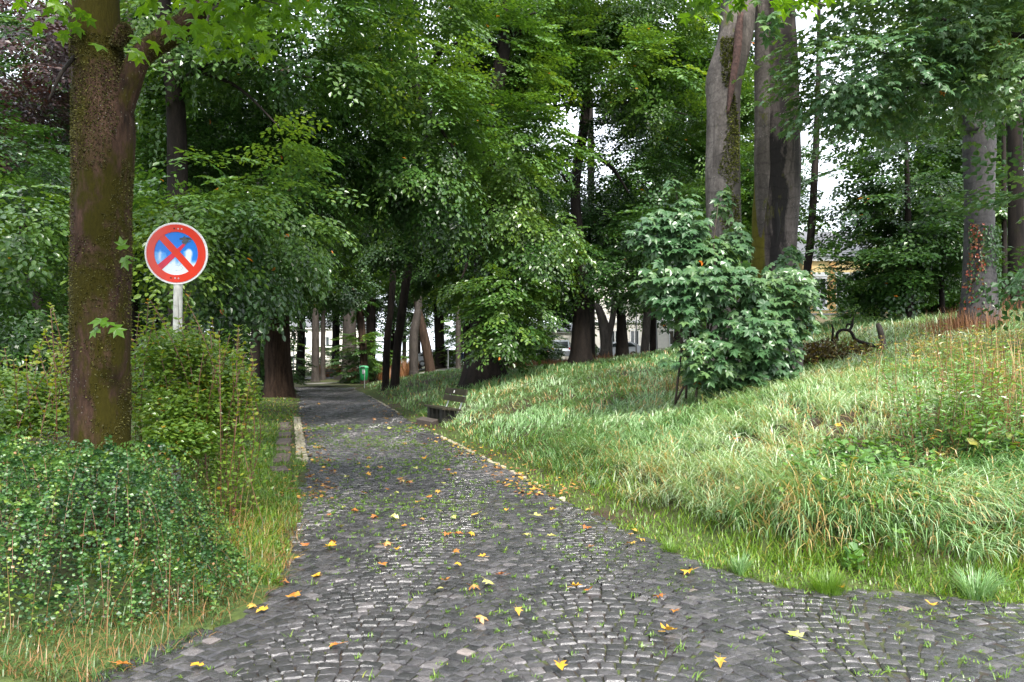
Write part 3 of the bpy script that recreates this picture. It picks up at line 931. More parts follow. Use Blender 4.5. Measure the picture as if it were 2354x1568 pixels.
def moss_on(root, tubeV, mask_seed, n, thr, size=.03, m=None, sel=None):
    """fuzzy moss tufts standing on a trunk skin: tubeV = (V, F) of the trunk in world coordinates"""
    V, F = tubeV
    rg = rng_of(mask_seed)
    f = F[rg.randint(0, len(F), n)]
    a, b = rg.rand(n)[:, None], rg.rand(n)[:, None]
    P = (V[f[:, 0]] * (1 - a) + V[f[:, 1]] * a) * (1 - b) + (V[f[:, 3]] * (1 - a) + V[f[:, 2]] * a) * b
    nr = norm(np.cross(V[f[:, 1]] - V[f[:, 0]], V[f[:, 3]] - V[f[:, 0]]))
    g = fbm(P[:, 0] * 3.2, P[:, 1] * 3.2, P[:, 2] * 1.7, mask_seed, 3)
    k = g > thr
    if sel is not None: k &= sel(P)
    P, nr, g = P[k], nr[k], g[k]
    n = len(P)
    ax = norm(nr + rg.normal(0, .6, (n, 3)) + np.array([0, 0, -.3]))
    nn = rg.normal(0, 1, (n, 3))
    Vm, Fm, Tm = leaves_np('rhomb', P - nr * .004, ax, nn, size * rg.uniform(.5, 1.3, n), .45 + .3 * g + rg.normal(0, .2, n))
    return tag(part_world("moss", Vm, Fm, m or M_MOSS, root, Tm), kind="stuff")

# ---------------------------------------------------------------- shared boughs: one mesh, many copies, each a part of its tree
BOUGH = {}
def bough_lib(mat, seeds=(901, 902, 903)):
    if mat.name not in BOUGH:
        L_ = []
        for s in seeds:
            V, F, T = crown_np([(0, 0, 0, 1.05, 1.0, .36), (.7, .3, -.12, .8, .7, .26), (-.6, -.3, -.1, .8, .7, .26)], s, leaf=.115, L=.95, lai=3.4, tint=.45, tvar=.16, cull=False, gap=-.5, inner=.8, droop=.25)
            me = mesh_np("bough", V, F, T); me.materials.append(mat); L_.append(me)
        BOUGH[mat.name] = L_
    return BOUGH[mat.name]
NB = [0]
def add_boughs(root, blobs, mat, seed, per=1.0, scale=1.0):
    """fill the given masses with overlapping flat boughs"""
    rg = rng_of(seed)
    lib = bough_lib(mat)
    base = np.array(root.location)
    for (cx, cy, cz, rx, ry, rz) in blobs:
        n = max(3, int(per * rx * rz / (.42 * scale * scale)))
        for i in range(n):
            u = norm(rg.normal(0, 1, 3)) * rg.uniform(.35, 1.0)
            p = np.array([cx, cy, cz]) + u * np.array([rx, ry, rz]) - base
            o = obj("bough", lib[rg.randint(len(lib))], None, root, tuple(p), (rg.normal(0, .22), rg.normal(0, .22), rg.uniform(0, 6.28)))
            s = scale * rg.uniform(.75, 1.25)
            o.scale = (s, s, s * rg.uniform(.8, 1.5))
            tag(o, kind="stuff")
            NB[0] += 1
# ---------------------------------------------------------------- foreground mossy maple
pts = DT([(232, 960, 62), (231, 700, 63), (234, 450, 63), (240, 310, 65), (232, 215, 59), (221, 100, 54), (217, 0, 52), (214, -180, 48), (212, -420, 40)], 6.6)
g = ground_pt(pts, 1.18)
t1 = empty("mossy_maple_tree", (g[0][0], g[0][1], g[0][2] + .15), "thick mossy maple trunk in the left foreground beside the no-stopping sign", "tree")
P = np.array([p[:3] for p in g]); rr = [p[3] for p in g]
TV = tube(P, rr, 90, 36, .075, 1.2, 21, True)
part_world("trunk", *TV, M_BARK_MOSSY, t1, None, True)
LV = tube(np.array([p[:3] for p in DT([(262, 300, 30), (292, 205, 27), (325, 130, 24), (385, 85, 25), (440, 40, 24), (500, -30, 21), (600, -170, 15)], 6.6)]), [.11, .10, .088, .092, .088, .077, .055], 44, 20, .10, 2.0, 22, True)
tag(part_world("limb", *LV, M_BARK_MOSSY, t1, None, True), label="thick mossy branch rising to the right")
BV = tube(np.array([p[:3] for p in DT([(262, 105, 14), (285, 72, 19), (296, 60, 9)], 6.5)]), [.05, .068, .035], 14, 14, .45, 6, 23, True)
part_world("burr", *BV, M_BARK_MOSSY, t1, None, True)
moss_on(t1, BV, 43, 2200, -.6, .015)
limb(t1, DT([(180, 120, 5), (140, 170, 4, 6.2), (112, 230, 2, 6.0)], 6.5), M_BARK_DARK, 3)
moss_on(t1, TV, 40, 52000, -.08, .018, sel=lambda P: (P[:, 2] < 4.3))
moss_on(t1, LV, 41, 9000, -.12, .014)
for k, (X, y) in enumerate(((300, 128), (302, 232))):
    pass

def leaf_objs(root, kind, n, centre_fn, size, mat, name="leaf", seed=0, tints=(.3, .45, .6, .8)):
    """single large leaves as objects sharing a few meshes"""
    rg = rng_of(seed)
    Tm, Fm = LT[kind]
    ms = [mesh_np(name, Tm, Fm, np.full(len(Tm), t)) for t in tints]
    base = np.array(root.location)
    org, ax, nr = centre_fn(n, rg)
    ax = norm(ax); nr = norm(nr - ax * (nr * ax).sum(-1, keepdims=True)); sd_ = np.cross(nr, ax)
    for i in range(len(org)):
        o = obj(name, ms[rg.randint(len(ms))], mat, root)
        M = Matrix(np.stack([ax[i], sd_[i], nr[i]], 1).tolist()).to_4x4()
        s = size * rg.uniform(.75, 1.2)
        o.matrix_local = Matrix.Translation(Vector(org[i] - base)) @ M @ Matrix.Scale(s, 4)

def hanging(blobs, droop=.55):
    """leaves spread through the given masses, tips hanging"""
    vol = np.array([b[3] * b[4] * b[5] for b in blobs]); vol = vol / vol.sum()
    def fn(n, rg):
        w = rg.choice(len(blobs), n, p=vol)
        B = np.array(blobs)[w]
        u = norm(rg.normal(0, 1, (n, 3))) * (rg.rand(n) ** .4)[:, None]
        org = B[:, :3] + u * B[:, 3:]
        ang = rg.uniform(0, 2 * math.pi, n)
        ax = np.stack([np.cos(ang), np.sin(ang), -droop - rg.rand(n) * .5], 1)
        nr = np.stack([rg.normal(0, .35, n), rg.normal(0, .35, n) - .15, np.ones(n)], 1)
        return org, ax, nr
    return fn

near_bl = [E(330, -60, 560, 100, 5.9, .5), E(480, -60, 740, 70, 6.2, .6), E(560, -40, 770, 40, 6.6, .5), E(200, 85, 400, 135, 6.0, .15), E(440, 40, 640, 150, 6.8, .4)]
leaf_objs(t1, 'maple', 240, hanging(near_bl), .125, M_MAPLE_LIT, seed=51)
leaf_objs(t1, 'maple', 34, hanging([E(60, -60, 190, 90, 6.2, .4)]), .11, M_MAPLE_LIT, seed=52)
def pinned(L):
    def fn(n, rg):
        org = np.array([W(x, y, Y) for x, y, Y, a in L])
        ax = np.array([(math.cos(R(a)), -.25, math.sin(R(a))) for x, y, Y, a in L])
        nr = np.tile([0, -.55, .8], (len(L), 1)) + rg.normal(0, .15, (len(L), 3))
        return org, ax, nr
    return fn
leaf_objs(t1, 'maple', 6, pinned([(245, 738, 6.1, 185), (240, 742, 6.1, -10), (262, 752, 6.08, -40), (225, 755, 6.1, 230), (283, 572, 6.15, 100), (285, 592, 6.15, -70), (296, 592, 6.15, -10)]), .125, M_MAPLE_LIT, seed=53, tints=(.35, .5))
limb(t1, DT([(240, 742, .8), (236, 765, .7)], 6.15), M_TWIG_RED, 5, 5)
# upper crown out of frame: it shades the ground below
crown_bl = [(-3.2, 6.8, 8.0, 3.2, 2.6, 1.8), (-.8, 7.0, 7.9, 2.4, 2.2, 1.5), (-3.0, 4.0, 7.6, 3.2, 2.2, 1.5)]
add_crown(t1, crown_bl, 60, M_MAPLE_LIT, leaf=.20, L=1.1, lai=.7, kind='maple_s', spray='maple', cull=False)
for k, (X, y) in enumerate(((560, 30), (640, 10), (480, 90))):
    limb_to(t1, W(440 + 30 * k, 10, 6.5), W(X, y, 6.1), .016, M_TWIG, 70 + k)

# ---------------------------------------------------------------- twin beeches on the bank
root = tree("beech_tree", DT([(1670, 850, 44), (1666, 700, 42), (1664, 550, 39), (1661, 400, 39), (1662, 260, 37), (1664, 185, 41), (1686, 105, 39), (1695, 30, 39), (1700, -150, 36), (1706, -500, 30)], 14.3), M_BARK_BEECH,
            "pale grey beech trunk with moss streak and torn bark, left of the close pair", None, 31, 1.25, .07, 26)
P = DT([(1670, 850, 44), (1666, 700, 42), (1664, 550, 39), (1661, 400, 39), (1662, 260, 37), (1664, 185, 41), (1686, 105, 39)], 14.3)
LVx = tube(np.array([p[:3] for p in P]), [p[3] for p in P], 60, 26, .07, 1.2, 31, True)
mx0 = W(1664, 400, 14.3)[0]
moss_on(root, LVx, 44, 42000, -.18, .045, M_MOSS_BRIGHT, sel=lambda P: (np.abs(P[:, 0] - mx0 - .03 + .05 * np.sin(P[:, 2] * 3)) < .14 + .05 * np.sin(P[:, 2] * 1.7)) & (P[:, 1] < 14.2) & (P[:, 2] > 3.0))
bs = empty("wound", root.location); bpy.data.objects.remove(bs)
TW = tube(np.array([p[:3] for p in DT([(1672, 262, 4), (1682, 190, 9), (1694, 110, 10), (1702, 30, 8)], 13.98)]), [.02, .06, .075, .05], 20, 10, .3, 4, 7, True)
tag(part_world("bark_wound", *TW, plain("bare_wood_wound", (0.075, 0.040, 0.034), .9, var=.7, scale=20, bump=.02), root, None, True), label="long strip of torn reddish bark")
add_crown(root, [E(1500, -700, 1740, -420, 15, 2.5), (3.4, 12, 9.8, 3, 2.5, 1.3)], 61, M_MAPLE, leaf=.17, L=1.4, lai=1.2)
beechL = root
root = tree("beech_tree", DT([(1776, 850, 56), (1776, 700, 53), (1778, 600, 49), (1783, 480, 50), (1787, 350, 49), (1787, 200, 46), (1780, 0, 42), (1776, -150, 40), (1772, -500, 33)], 14.9), M_BARK_STAIN,
            "broad beech trunk with black stains and a cracked hollow, right one of the close pair", None, 32, 1.25, .10, 30)
RS = tube(np.array([p[:3] for p in DT([(1758, 560, 20), (1756, 400, 22), (1755, 250, 21), (1753, 100, 19), (1752, -60, 18), (1740, -400, 15)], 14.75)]), [.13, .18, .17, .155, .145, .11], 40, 16, .06, 1.2, 9, True)
tag(part_world("stem", *RS, M_BARK_BEECH, root, None, True), label="paler side stem grown against the main trunk")
hol = tube(np.array([p[:3] for p in DT([(1783, 560, 6), (1787, 520, 9), (1784, 480, 7), (1790, 450, 3)], 14.53)]), [.02, .05, .04, .01], 14, 10, .35, 5, 8, True)
tag(part_world("hollow", *hol, plain("charred_hollow", (0.012, 0.010, 0.010), .9), root, None, True), label="blackened crack in the bark")
add_crown(root, [E(1760, -800, 2000, -450, 15, 2.5), (6.5, 13, 9.6, 3, 2.5, 1.2)], 62, M_MAPLE, leaf=.17, L=1.4, lai=1.2)

# ---------------------------------------------------------------- overhanging maple twigs at the top, right of centre
ov = empty("overhanging_maple_branch", W(1745, -60, 7.5), "bright maple twigs hanging into the top edge before the twin trunks", "branch")
limb(ov, DT([(1690, -140, 4), (1735, -20, 3.2), (1745, 40, 2.2), (1760, 66, 1.4)], 7.5), M_TWIG, 4, 6)
limb(ov, DT([(1735, -30, 3), (1640, -5, 2), (1580, 20, 1.2)], 7.5), M_TWIG, 5, 6)
limb(ov, DT([(1740, -30, 3), (1830, -8, 2), (1900, 14, 1.2)], 7.5), M_TWIG, 6, 6)
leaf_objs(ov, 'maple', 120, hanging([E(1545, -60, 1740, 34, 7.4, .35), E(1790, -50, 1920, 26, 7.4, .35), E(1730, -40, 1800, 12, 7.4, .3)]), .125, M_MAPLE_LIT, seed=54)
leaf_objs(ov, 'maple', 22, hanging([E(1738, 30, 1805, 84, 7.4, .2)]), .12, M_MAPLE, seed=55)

# ---------------------------------------------------------------- right beech with ivy
root = tree("beech_tree", DT([(2250, 720, 36), (2250, 600, 33), (2250, 450, 31), (2250, 330, 34), (2252, 250, 26), (2262, 100, 22), (2268, -100, 18), (2270, -500, 12)], 17.5), M_BARK_SMOOTH,
            "smooth grey beech with ivy at its foot on the crest at the right", None, 33, 1.35, .04, 24)
limb(root, DT([(2240, 300, 20), (2215, 250, 15), (2180, 225, 12), (2140, 208, 8), (2090, 180, 4, 16.5)], 17.4), M_BARK_SMOOTH, 8, 12)
limb(root, DT([(2262, 290, 14), (2290, 240, 12), (2330, 180, 8), (2400, 120, 6)], 17.6), M_BARK_SMOOTH, 9, 10)
P = DT([(2250, 740, 37), (2250, 600, 34.5), (2250, 520, 33)], 17.5)
IV = tube(np.array([p[:3] for p in P]), [p[3] for p in P], 24, 24, .04, 1.2, 33, False)
rg = rng_of(81)
V, F = IV; nn_ = 2600
f = F[rg.randint(0, len(F), nn_)]
Pm = V[f].mean(1) + rg.normal(0, .03, (nn_, 3)); nr = norm(Pm - np.array([*W(2250, 600, 17.5)[:2], 0]) * [1, 1, 0] - [0, 0, 1] * Pm)
g_ = noise3(Pm[:, 0] * 4, Pm[:, 1] * 4, Pm[:, 2] * 1.2, 82); hh = (Pm[:, 2] - Pm[:, 2].min()) / (Pm[:, 2].max() - Pm[:, 2].min())
k = g_ > -.45 + hh * .5
Pm, nr, g_ = Pm[k], nr[k], g_[k]
red = Pm[:, 0] < W(2250, 600, 17.5)[0] - .10 + .1 * g_
Vm, Fm, Tm = leaves_np('rhomb', Pm + nr * .035, rg.normal(0, .4, Pm.shape) + [0, 0, -.8], nr + rg.normal(0, .3, Pm.shape), .075, np.where(red & (rg.rand(len(Pm)) < .7), rg.uniform(.78, .95, len(Pm)), rg.uniform(.3, .78, len(Pm))))
tag(part_world("ivy", Vm, Fm, M_IVY, root, Tm), kind="stuff", label="ivy, green on the right and reddened on the left")
add_crown(root, [E(2150, -60, 2460, 200, 14.5, 1.6), E(2285, 380, 2480, 650, 13.5, .9), (11.5, 15, 10.3, 3.2, 3, 1.8)], 63, M_MAPLE, leaf=.12, L=1.1, lai=1.5, tint=.35)
beechR = root

tree("dark_tree", DT([(2338, 715, 19), (2336, 600, 18), (2334, 400, 16), (2330, 100, 14), (2330, -200, 11)], 20), M_BARK_DARK, "dark wet trunk at the right edge of the view", None, 34, 1.2)
tree("dark_tree", DT([(2308, 700, 6), (2308, 600, 6), (2307, 400, 5), (2306, 200, 4)], 24), M_BARK_DARK, "thin dark trunk between the ivy beech and the edge trunk", None, 35, 1.2, sides=10)

# maple above the right-hand slope (wet shining leaves)
root = tree("maple_tree", DT([(2700, 900, 30), (2690, 400, 24), (2660, 0, 18), (2650, -300, 12)], 10.5), M_BARK_GREY, "maple leaning in from the right with glossy wet leaves over the slope", None, 36)
limb(root, DT([(2660, 60, 12), (2353, 82, 7, 11.5), (2250, 60, 5, 12), (2120, 38, 3, 12.2)], 10.5), M_BARK_DARK, 11)
limb(root, DT([(2660, 160, 12), (2353, 180, 6, 11.5), (2260, 175, 5, 12), (2100, 200, 3, 12), (1980, 215, 2, 12)], 10.5), M_BARK_DARK, 12)
limb(root, DT([(2500, 60, 7, 11.5), (2230, 150, 4, 12), (2080, 130, 2.5, 12), (1960, 110, 1.6, 12)], 10.9), M_BARK_DARK, 13)
add_crown(root, [E(1835, 60, 2160, 215, 12.0, 1.1), E(1930, 140, 2220, 255, 12.6, 1.0), E(1980, -150, 2340, 90, 11.8, 1.5), E(2190, 50, 2500, 190, 11.5, 1.2), E(1880, 195, 2020, 265, 12.5, .6)],
          64, M_MAPLE, leaf=.092, L=.9, lai=1.4, kind='maple', spray='maple', tint=.44, tiers=.4, droop=.25, gap=-.15)
for k, (x, y, z) in enumerate(((8.0, 12.5, 9.6),)):
    add_crown(root, [(x, y, z, 2.4, 2.2, 1.2)], 65 + k, M_MAPLE, leaf=.2, L=1.1, lai=1.0, kind='maple_s', spray='maple', cull=False)

# dark layered beech behind the slope, right
root = tree("beech_tree", DT([(2090, 740, 9), (2088, 640, 8), (2086, 500, 7), (2084, 380, 5), (2082, 250, 3)], 24), M_BARK_DARK, "young dark beech with flat layered branches in front of the yellow house", None, 37, 1.1, sides=10)
add_crown(root, [E(1985, 380, 2215, 560, 24, 1.9), E(1990, 520, 2225, 690, 24, 1.9), E(2020, 280, 2190, 420, 24, 1.6)], 68, M_BEECH, leaf=.125, L=1.2, lai=1.7, tiers=.55, tint=.18, gap=-.25)
add_boughs(root, [E(1990, 400, 2220, 600, 25, 1.6), E(2040, 560, 2225, 700, 26, 1.6), E(2010, 600, 2060, 700, 25, .7)], M_BEECH, 917, 1.3, .9)
tree("dark_tree", DT([(2165, 720, 6), (2162, 600, 6), (2160, 450, 5)], 25), M_BARK_DARK, "slim dark trunk behind the layered young beech", None, 38, 1.1, sides=8)
root = tree("beech_tree", DT([(1852, 800, 9), (1853, 640, 9), (1862, 560, 9), (1872, 400, 8), (1880, 200, 6), (1882, 0, 4)], 27), M_BARK_DARK, "dark crooked trunk just right of the stained beech", None, 39, 1.2, sides=12)
add_crown(root, [E(1862, 340, 2000, 470, 27, 1.5), E(1885, 445, 2010, 545, 26, 1.3), E(1830, 560, 1895, 690, 24, .9), E(1935, 560, 1985, 620, 24, .6), E(1905, 250, 2060, 370, 28, 1.5), E(1890, 100, 2100, 240, 30, 1.8)], 69, M_BEECH, leaf=.13, L=1.1, lai=1.25, tiers=.5, tint=.38, gap=-.2)
# light tree far behind on the right (backlit yellowish leaves)
root = tree("birch_tree", DT([(2120, 800, 10), (2118, 400, 8), (2115, 100, 6)], 48), M_BARK_GREY, "light green tree far behind the slope on the right", None, 40, 1.1, sides=8)
add_crown(root, [E(1960, 300, 2160, 520, 48, 3), E(2150, 350, 2330, 620, 46, 3), E(1990, 60, 2200, 300, 50, 3), E(2220, 60, 2400, 360, 50, 3)], 70, M_BEECH_LIGHT, leaf=.22, L=1.8, lai=.9, tint=.8, gap=-.05)
add_boughs(root, [E(1930, 60, 2200, 330, 46, 3), E(2180, 120, 2360, 600, 44, 3), E(2000, 300, 2220, 480, 46, 2.5)], M_BEECH_LIGHT, 916, .9, 1.5)

# ---------------------------------------------------------------- left masses
root = tree("beech_tree", DT([(412, 860, 24), (408, 400, 22), (402, 220, 21), (385, 110, 19), (370, -40, 17), (360, -300, 13)], 15.5), M_BARK_DARK, "dark beech trunk half hidden by drooping leaves behind the sign", None, 41)
for k, (X, y, Y) in enumerate(((650, 300, 14), (720, 180, 14.5))):
    limb_to(root, W(400, 150 + 40 * k, 15.4), W(X, y, Y), .05, M_BARK_DARK, 20 + k)
add_crown(root, [E(440, 250, 720, 420, 12.8, .9), E(300, 270, 520, 400, 12.8, .8)], 71, M_BEECH, leaf=.085, L=.95, lai=2.0, kind='oval', tint=.62, droop=.25, tiers=.4, gap=-.2)
add_boughs(root, [E(300, 200, 560, 420, 17, 1.5), E(520, 160, 860, 420, 19, 2.0), E(560, 400, 780, 560, 18, 1.5)], M_BEECH, 920, 1.3, .8)
add_crown(root, [E(300, 380, 560, 560, 12.4, .9), E(300, 520, 470, 650, 12, .7), E(480, 400, 760, 560, 13.5, 1.0)], 72, M_BEECH, name="low_foliage", leaf=.085, L=.95, lai=2.0, kind='oval', tint=.60, droop=.3, tiers=.4, gap=-.2)
add_crown(root, [E(480, 540, 620, 690, 13.4, .8), E(560, 520, 720, 620, 15, .9)], 73, M_BEECH, name="hanging_foliage", leaf=.085, L=.9, lai=1.9, kind='oval', tint=.40, droop=.55, spray='hang')
add_crown(root, [E(270, -250, 560, 220, 15, 1.8), E(500, -200, 860, 240, 16, 2.0), (-5.5, 15, 12.8, 3.5, 3.5, 2.5)], 74, M_BEECH, name="upper_foliage", leaf=.105, L=1.1, lai=1.9, tint=.52, tiers=.45, gap=-.3)

root = tree("beech_tree", DT([(135, 850, 13), (112, 760, 14), (80, 680, 12), (62, 620, 10), (50, 480, 8)], 16), M_BARK_DARK, "leaning dark trunk in the shade left of the mossy maple", None, 42, 1.1, sides=10)
add_crown(root, [E(-120, 420, 175, 560, 11.5, .9), E(-150, 540, 160, 650, 12.5, 1.0)], 75, M_BEECH, leaf=.085, L=.9, lai=1.9, kind='oval', tint=.5, droop=.3, tiers=.35)
add_crown(root, [E(-200, 600, 180, 760, 15, 1.2), E(-200, 300, 190, 460, 16, 1.5)], 76, M_BEECH, name="shaded_foliage", leaf=.10, L=1.0, lai=1.9, tint=.25, tiers=.4)
root = tree("copper_beech_tree", DT([(150, 850, 16), (155, 600, 15), (175, 450, 14), (178, 200, 10), (176, -100, 8)], 22), M_BARK_DARK, "copper beech with dull purple leaves in the upper left corner", None, 43, 1.1, sides=10)
add_crown(root, [E(-150, -100, 140, 240, 20, 2.2), E(-120, 180, 160, 330, 21, 1.8), E(60, -100, 200, 160, 20, 1.2)], 77, M_PURPLE, leaf=.12, L=1.1, lai=1.5, gap=-.2, tint=.4)
root = tree("lime_tree", DT([(310, 860, 12), (306, 600, 12), (300, 300, 9), (296, 0, 7)], 24), M_BARK_DARK, "dark trunk seen through leaves between maple and sign", None, 44, 1.1, sides=8)
add_crown(root, [E(-100, 620, 380, 820, 26, 2.5), E(150, 60, 420, 420, 24, 2.2), E(100, 350, 330, 560, 23, 2)], 78, M_BEECH, leaf=.13, L=1.3, lai=1.6, tint=.2, gap=-.35)
add_boughs(root, [E(-60, 620, 330, 800, 24, 2), E(140, 300, 420, 620, 22, 2), E(420, 560, 600, 720, 24, 1.6)], M_BEECH, 912, 1.3, 1.1)

# ---------------------------------------------------------------- big linden beside the path, left
root = tree("linden_tree", DT([(640, 885, 29), (638, 800, 29), (638, 730, 26), (641, 650, 24), (650, 560, 21), (655, 400, 17), (650, 150, 12)], 35), M_BARK_LINDEN, "stout old linden trunk with fissured bark at the left edge of the path", None, 45, 1.28, .07, 30, .05)
add_crown(root, [E(560, 540, 800, 640, 33, 1.8), E(520, 420, 900, 560, 34, 2.6), E(600, 600, 700, 668, 34, 1.2)], 79, M_BEECH, leaf=.15, L=1.3, lai=1.8, tint=.42, droop=.3)
add_boughs(root, [E(560, 500, 720, 640, 34, 2), E(680, 580, 830, 700, 40, 2.5), E(540, 620, 610, 700, 34, 1.4)], M_BEECH, 911, 1.5, 1.1)
for X, Y, hw, lean, lab, sd in ((585, 33, 12, 14, "black leaning trunk just left of the stout linden", 46),
                                (547, 38, 9, 4, "dark narrow trunk behind the left shrub", 47),
                                (725, 62, 9, 0, "grey trunk beside the far green bin", 48),
                                (742, 66, 6, 2, "slim trunk right behind the far bin", 49),
                                (803, 60, 17, 0, "broad grey trunk at the bend behind the park bench", 50)):
    foot = 845 if Y < 45 else 868
    tree("linden_tree" if hw > 15 else "park_tree", DT([(X, foot - 10, hw), (X + lean * .2, 780, hw * .95), (X + lean * .6, 700, hw * .85), (X + lean, 600, hw * .8), (X + lean, 350, hw * .6)], Y), M_BARK_GREY if Y > 50 else M_BARK_DARK, lab, None, sd, 1.3, sides=12)
root = tree("park_tree", DT([(838, 860, 9), (833, 780, 9), (824, 700, 9), (812, 640, 9), (806, 560, 8), (800, 400, 7)], 52), M_BARK_LINDEN, "ivy-grown leaning trunk behind the green litter bin", None, 51, 1.2, sides=12)
add_crown(root, [E(810, 600, 850, 740, 51.5, .7), E(845, 745, 875, 840, 52, .8)], 84, M_BEECH, leaf=.2, L=.9, lai=2, tint=.6, name="ivy")
tree("park_tree", DT([(886, 885, 8), (890, 780, 8), (899, 700, 7.5), (905, 600, 7.5), (910, 520, 7), (915, 350, 5)], 38), M_BARK_DARK, "straight dark slender trunk, left one of two by the path edge", None, 52, 1.3, sides=12)
tree("park_tree", DT([(908, 888, 10), (913, 800, 9.5), (926, 700, 10), (940, 600, 10), (953, 480, 8), (962, 380, 7)], 37), M_BARK_DARK, "black leaning slender trunk, right one of two by the path edge", None, 53, 1.3, sides=12)
tree("park_tree", DT([(951, 845, 10.5), (951, 770, 10.5), (962, 700, 8), (964, 600, 7), (968, 520, 5)], 52), M_BARK_GREY, "grey upright trunk in brown grass beyond the slender pair", None, 54, 1.25, sides=12)
tree("park_tree", DT([(988, 842, 11), (978, 790, 11), (968, 740, 9), (958, 690, 8), (955, 560, 6)], 54), M_BARK_LINDEN, "grey trunk leaning left before the parked white car", None, 55, 1.25, sides=12)
tree("park_tree", DT([(1053, 838, 6.5), (1053, 780, 6.5), (1053, 700, 6)], 56), M_BARK_GREY, "thin upright trunk left of the flared beech", None, 56, 1.1, sides=8)
tree("park_tree", DT([(1157, 826, 11), (1155, 760, 9), (1158, 600, 8), (1160, 420, 6)], 34), M_BARK_DARK, "dark trunk close behind the flared beech on its right", None, 58, 1.3, sides=12)

# ---------------------------------------------------------------- flared beech with low leaves, centre
root = tree("beech_tree", DT([(1112, 850, 38), (1110, 820, 30), (1108, 760, 27), (1112, 650, 26), (1118, 500, 23), (1122, 300, 20), (1160, 90, 15), (1170, -100, 12)], 27), M_BARK_DARK, "old beech with a wide flared foot and leaves hanging almost to the grass", None, 59, 1.45, .10, 26, .12)
add_crown(root, [E(1085, 690, 1225, 800, 24.2, .9), E(1060, 620, 1230, 740, 24.6, 1.0), E(1130, 780, 1180, 822, 24.2, .4), E(1180, 640, 1280, 760, 26, 1.0)], 85, M_BEECH, name="low_foliage", leaf=.12, L=1.05, lai=2.0, tint=.62, droop=.35, kind='oval')
add_crown(root, [E(1020, 560, 1160, 690, 27.5, 1.2), E(1120, 480, 1320, 660, 26, 1.5), E(1040, 380, 1250, 560, 26, 1.8)], 86, M_BEECH, name="middle_foliage", leaf=.12, L=1.1, lai=1.9, tint=.56, droop=.4, spray='hang')
add_boughs(root, [E(1000, 580, 1150, 700, 29, 1.4), E(1130, 480, 1320, 640, 29, 1.5), E(1050, 350, 1280, 560, 29, 2)], M_BEECH, 918, 1.3, 1.0)
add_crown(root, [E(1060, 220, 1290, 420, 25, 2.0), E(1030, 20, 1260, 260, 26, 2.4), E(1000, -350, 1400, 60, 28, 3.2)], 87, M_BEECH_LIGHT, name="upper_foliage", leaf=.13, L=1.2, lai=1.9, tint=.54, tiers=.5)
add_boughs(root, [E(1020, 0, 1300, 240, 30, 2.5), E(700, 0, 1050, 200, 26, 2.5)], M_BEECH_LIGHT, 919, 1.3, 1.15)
for k, (X, y, Y, X0, y0) in enumerate(((1290, 60, 26, 1160, 90), (1060, 80, 26, 1150, 110), (1230, 30, 25, 1165, 80), (1010, 110, 26, 1120, 200), (1250, 500, 25.5, 1120, 420), (1060, 640, 25, 1112, 560))):
    limb_to(root, W(X0, y0, 27), W(X, y, Y), .11, M_BARK_DARK, 120 + k)

# drooping beech left of centre
root = tree("beech_tree", DT([(1076, 846, 10), (1072, 740, 10), (1055, 600, 11), (1010, 400, 12), (960, 200, 12), (940, 0, 10), (930, -300, 8)], 30), M_BARK_DARK, "beech leaning left from beside the flared beech, boughs drooping over the path", None, 60, 1.4, sides=12)
add_boughs(root, [E(700, 540, 880, 670, 44, 2.2), E(870, 560, 1060, 680, 44, 2.0), E(980, 480, 1120, 620, 34, 1.6), E(760, 460, 960, 600, 30, 2)], M_BEECH, 910, 1.5, 1.1)
add_crown(root, [E(860, 350, 1090, 470, 19.5, 1.3), E(760, 300, 960, 460, 20, 1.4), E(960, 410, 1060, 520, 20, .9), E(800, 420, 930, 540, 20.5, 1.1)], 88, M_BEECH, name="low_foliage", leaf=.10, L=1.1, lai=1.7, tint=.54, droop=.5, spray='hang', tiers=.5, gap=-.25)
add_crown(root, [E(760, 80, 1060, 260, 19, 1.6), E(640, 180, 900, 360, 19, 1.4), E(900, 180, 1110, 340, 19.5, 1.5)], 89, M_BEECH_LIGHT, name="middle_foliage", leaf=.105, L=1.1, lai=1.8, tint=.56, droop=.3, tiers=.5, gap=-.3)
add_crown(root, [E(740, -350, 1120, 90, 21, 2.6), (-3.5, 19, 12.8, 3.2, 3, 2)], 90, M_BEECH_LIGHT, name="upper_foliage", leaf=.12, L=1.1, lai=1.8, tint=.52)
for k, (X, y, Y) in enumerate(((1080, 400, 19.5), (700, 350, 20), (800, 90, 20), (1070, 90, 20))):
    limb_to(root, W(960, 200 + 15 * k, 24), W(X, y, Y), .10, M_BARK_DARK, 130 + k)

# ---------------------------------------------------------------- tall dark tree at centre right, limbs against the sky
root = tree("beech_tree", DT([(1335, 828, 22), (1336, 700, 18), (1335, 600, 14), (1322, 440, 11), (1340, 300, 11), (1347, 200, 10), (1345, 0, 9), (1345, -300, 7)], 31), M_BARK_DARK, "tall black beech trunk on the crest with limbs against the white sky", None, 63, 1.45, .08, 20, .06)
limb(root, DT([(1345, 245, 6), (1310, 240, 5), (1262, 250, 3.4), (1215, 265, 2)], 31), M_BARK_DARK, 31)
limb(root, DT([(1345, 245, 5), (1420, 238, 4.6), (1480, 235, 4.4), (1530, 255, 4), (1580, 265, 3, 30)], 31), M_BARK_DARK, 32)
limb(root, DT([(1290, 318, 3), (1340, 345, 4), (1400, 380, 5), (1430, 420, 3), (1445, 445, 2)], 30), M_BARK_DARK, 33)
limb(root, DT([(1330, 440, 4), (1305, 420, 3.4), (1290, 400, 3)], 31), M_BARK_DARK, 34)
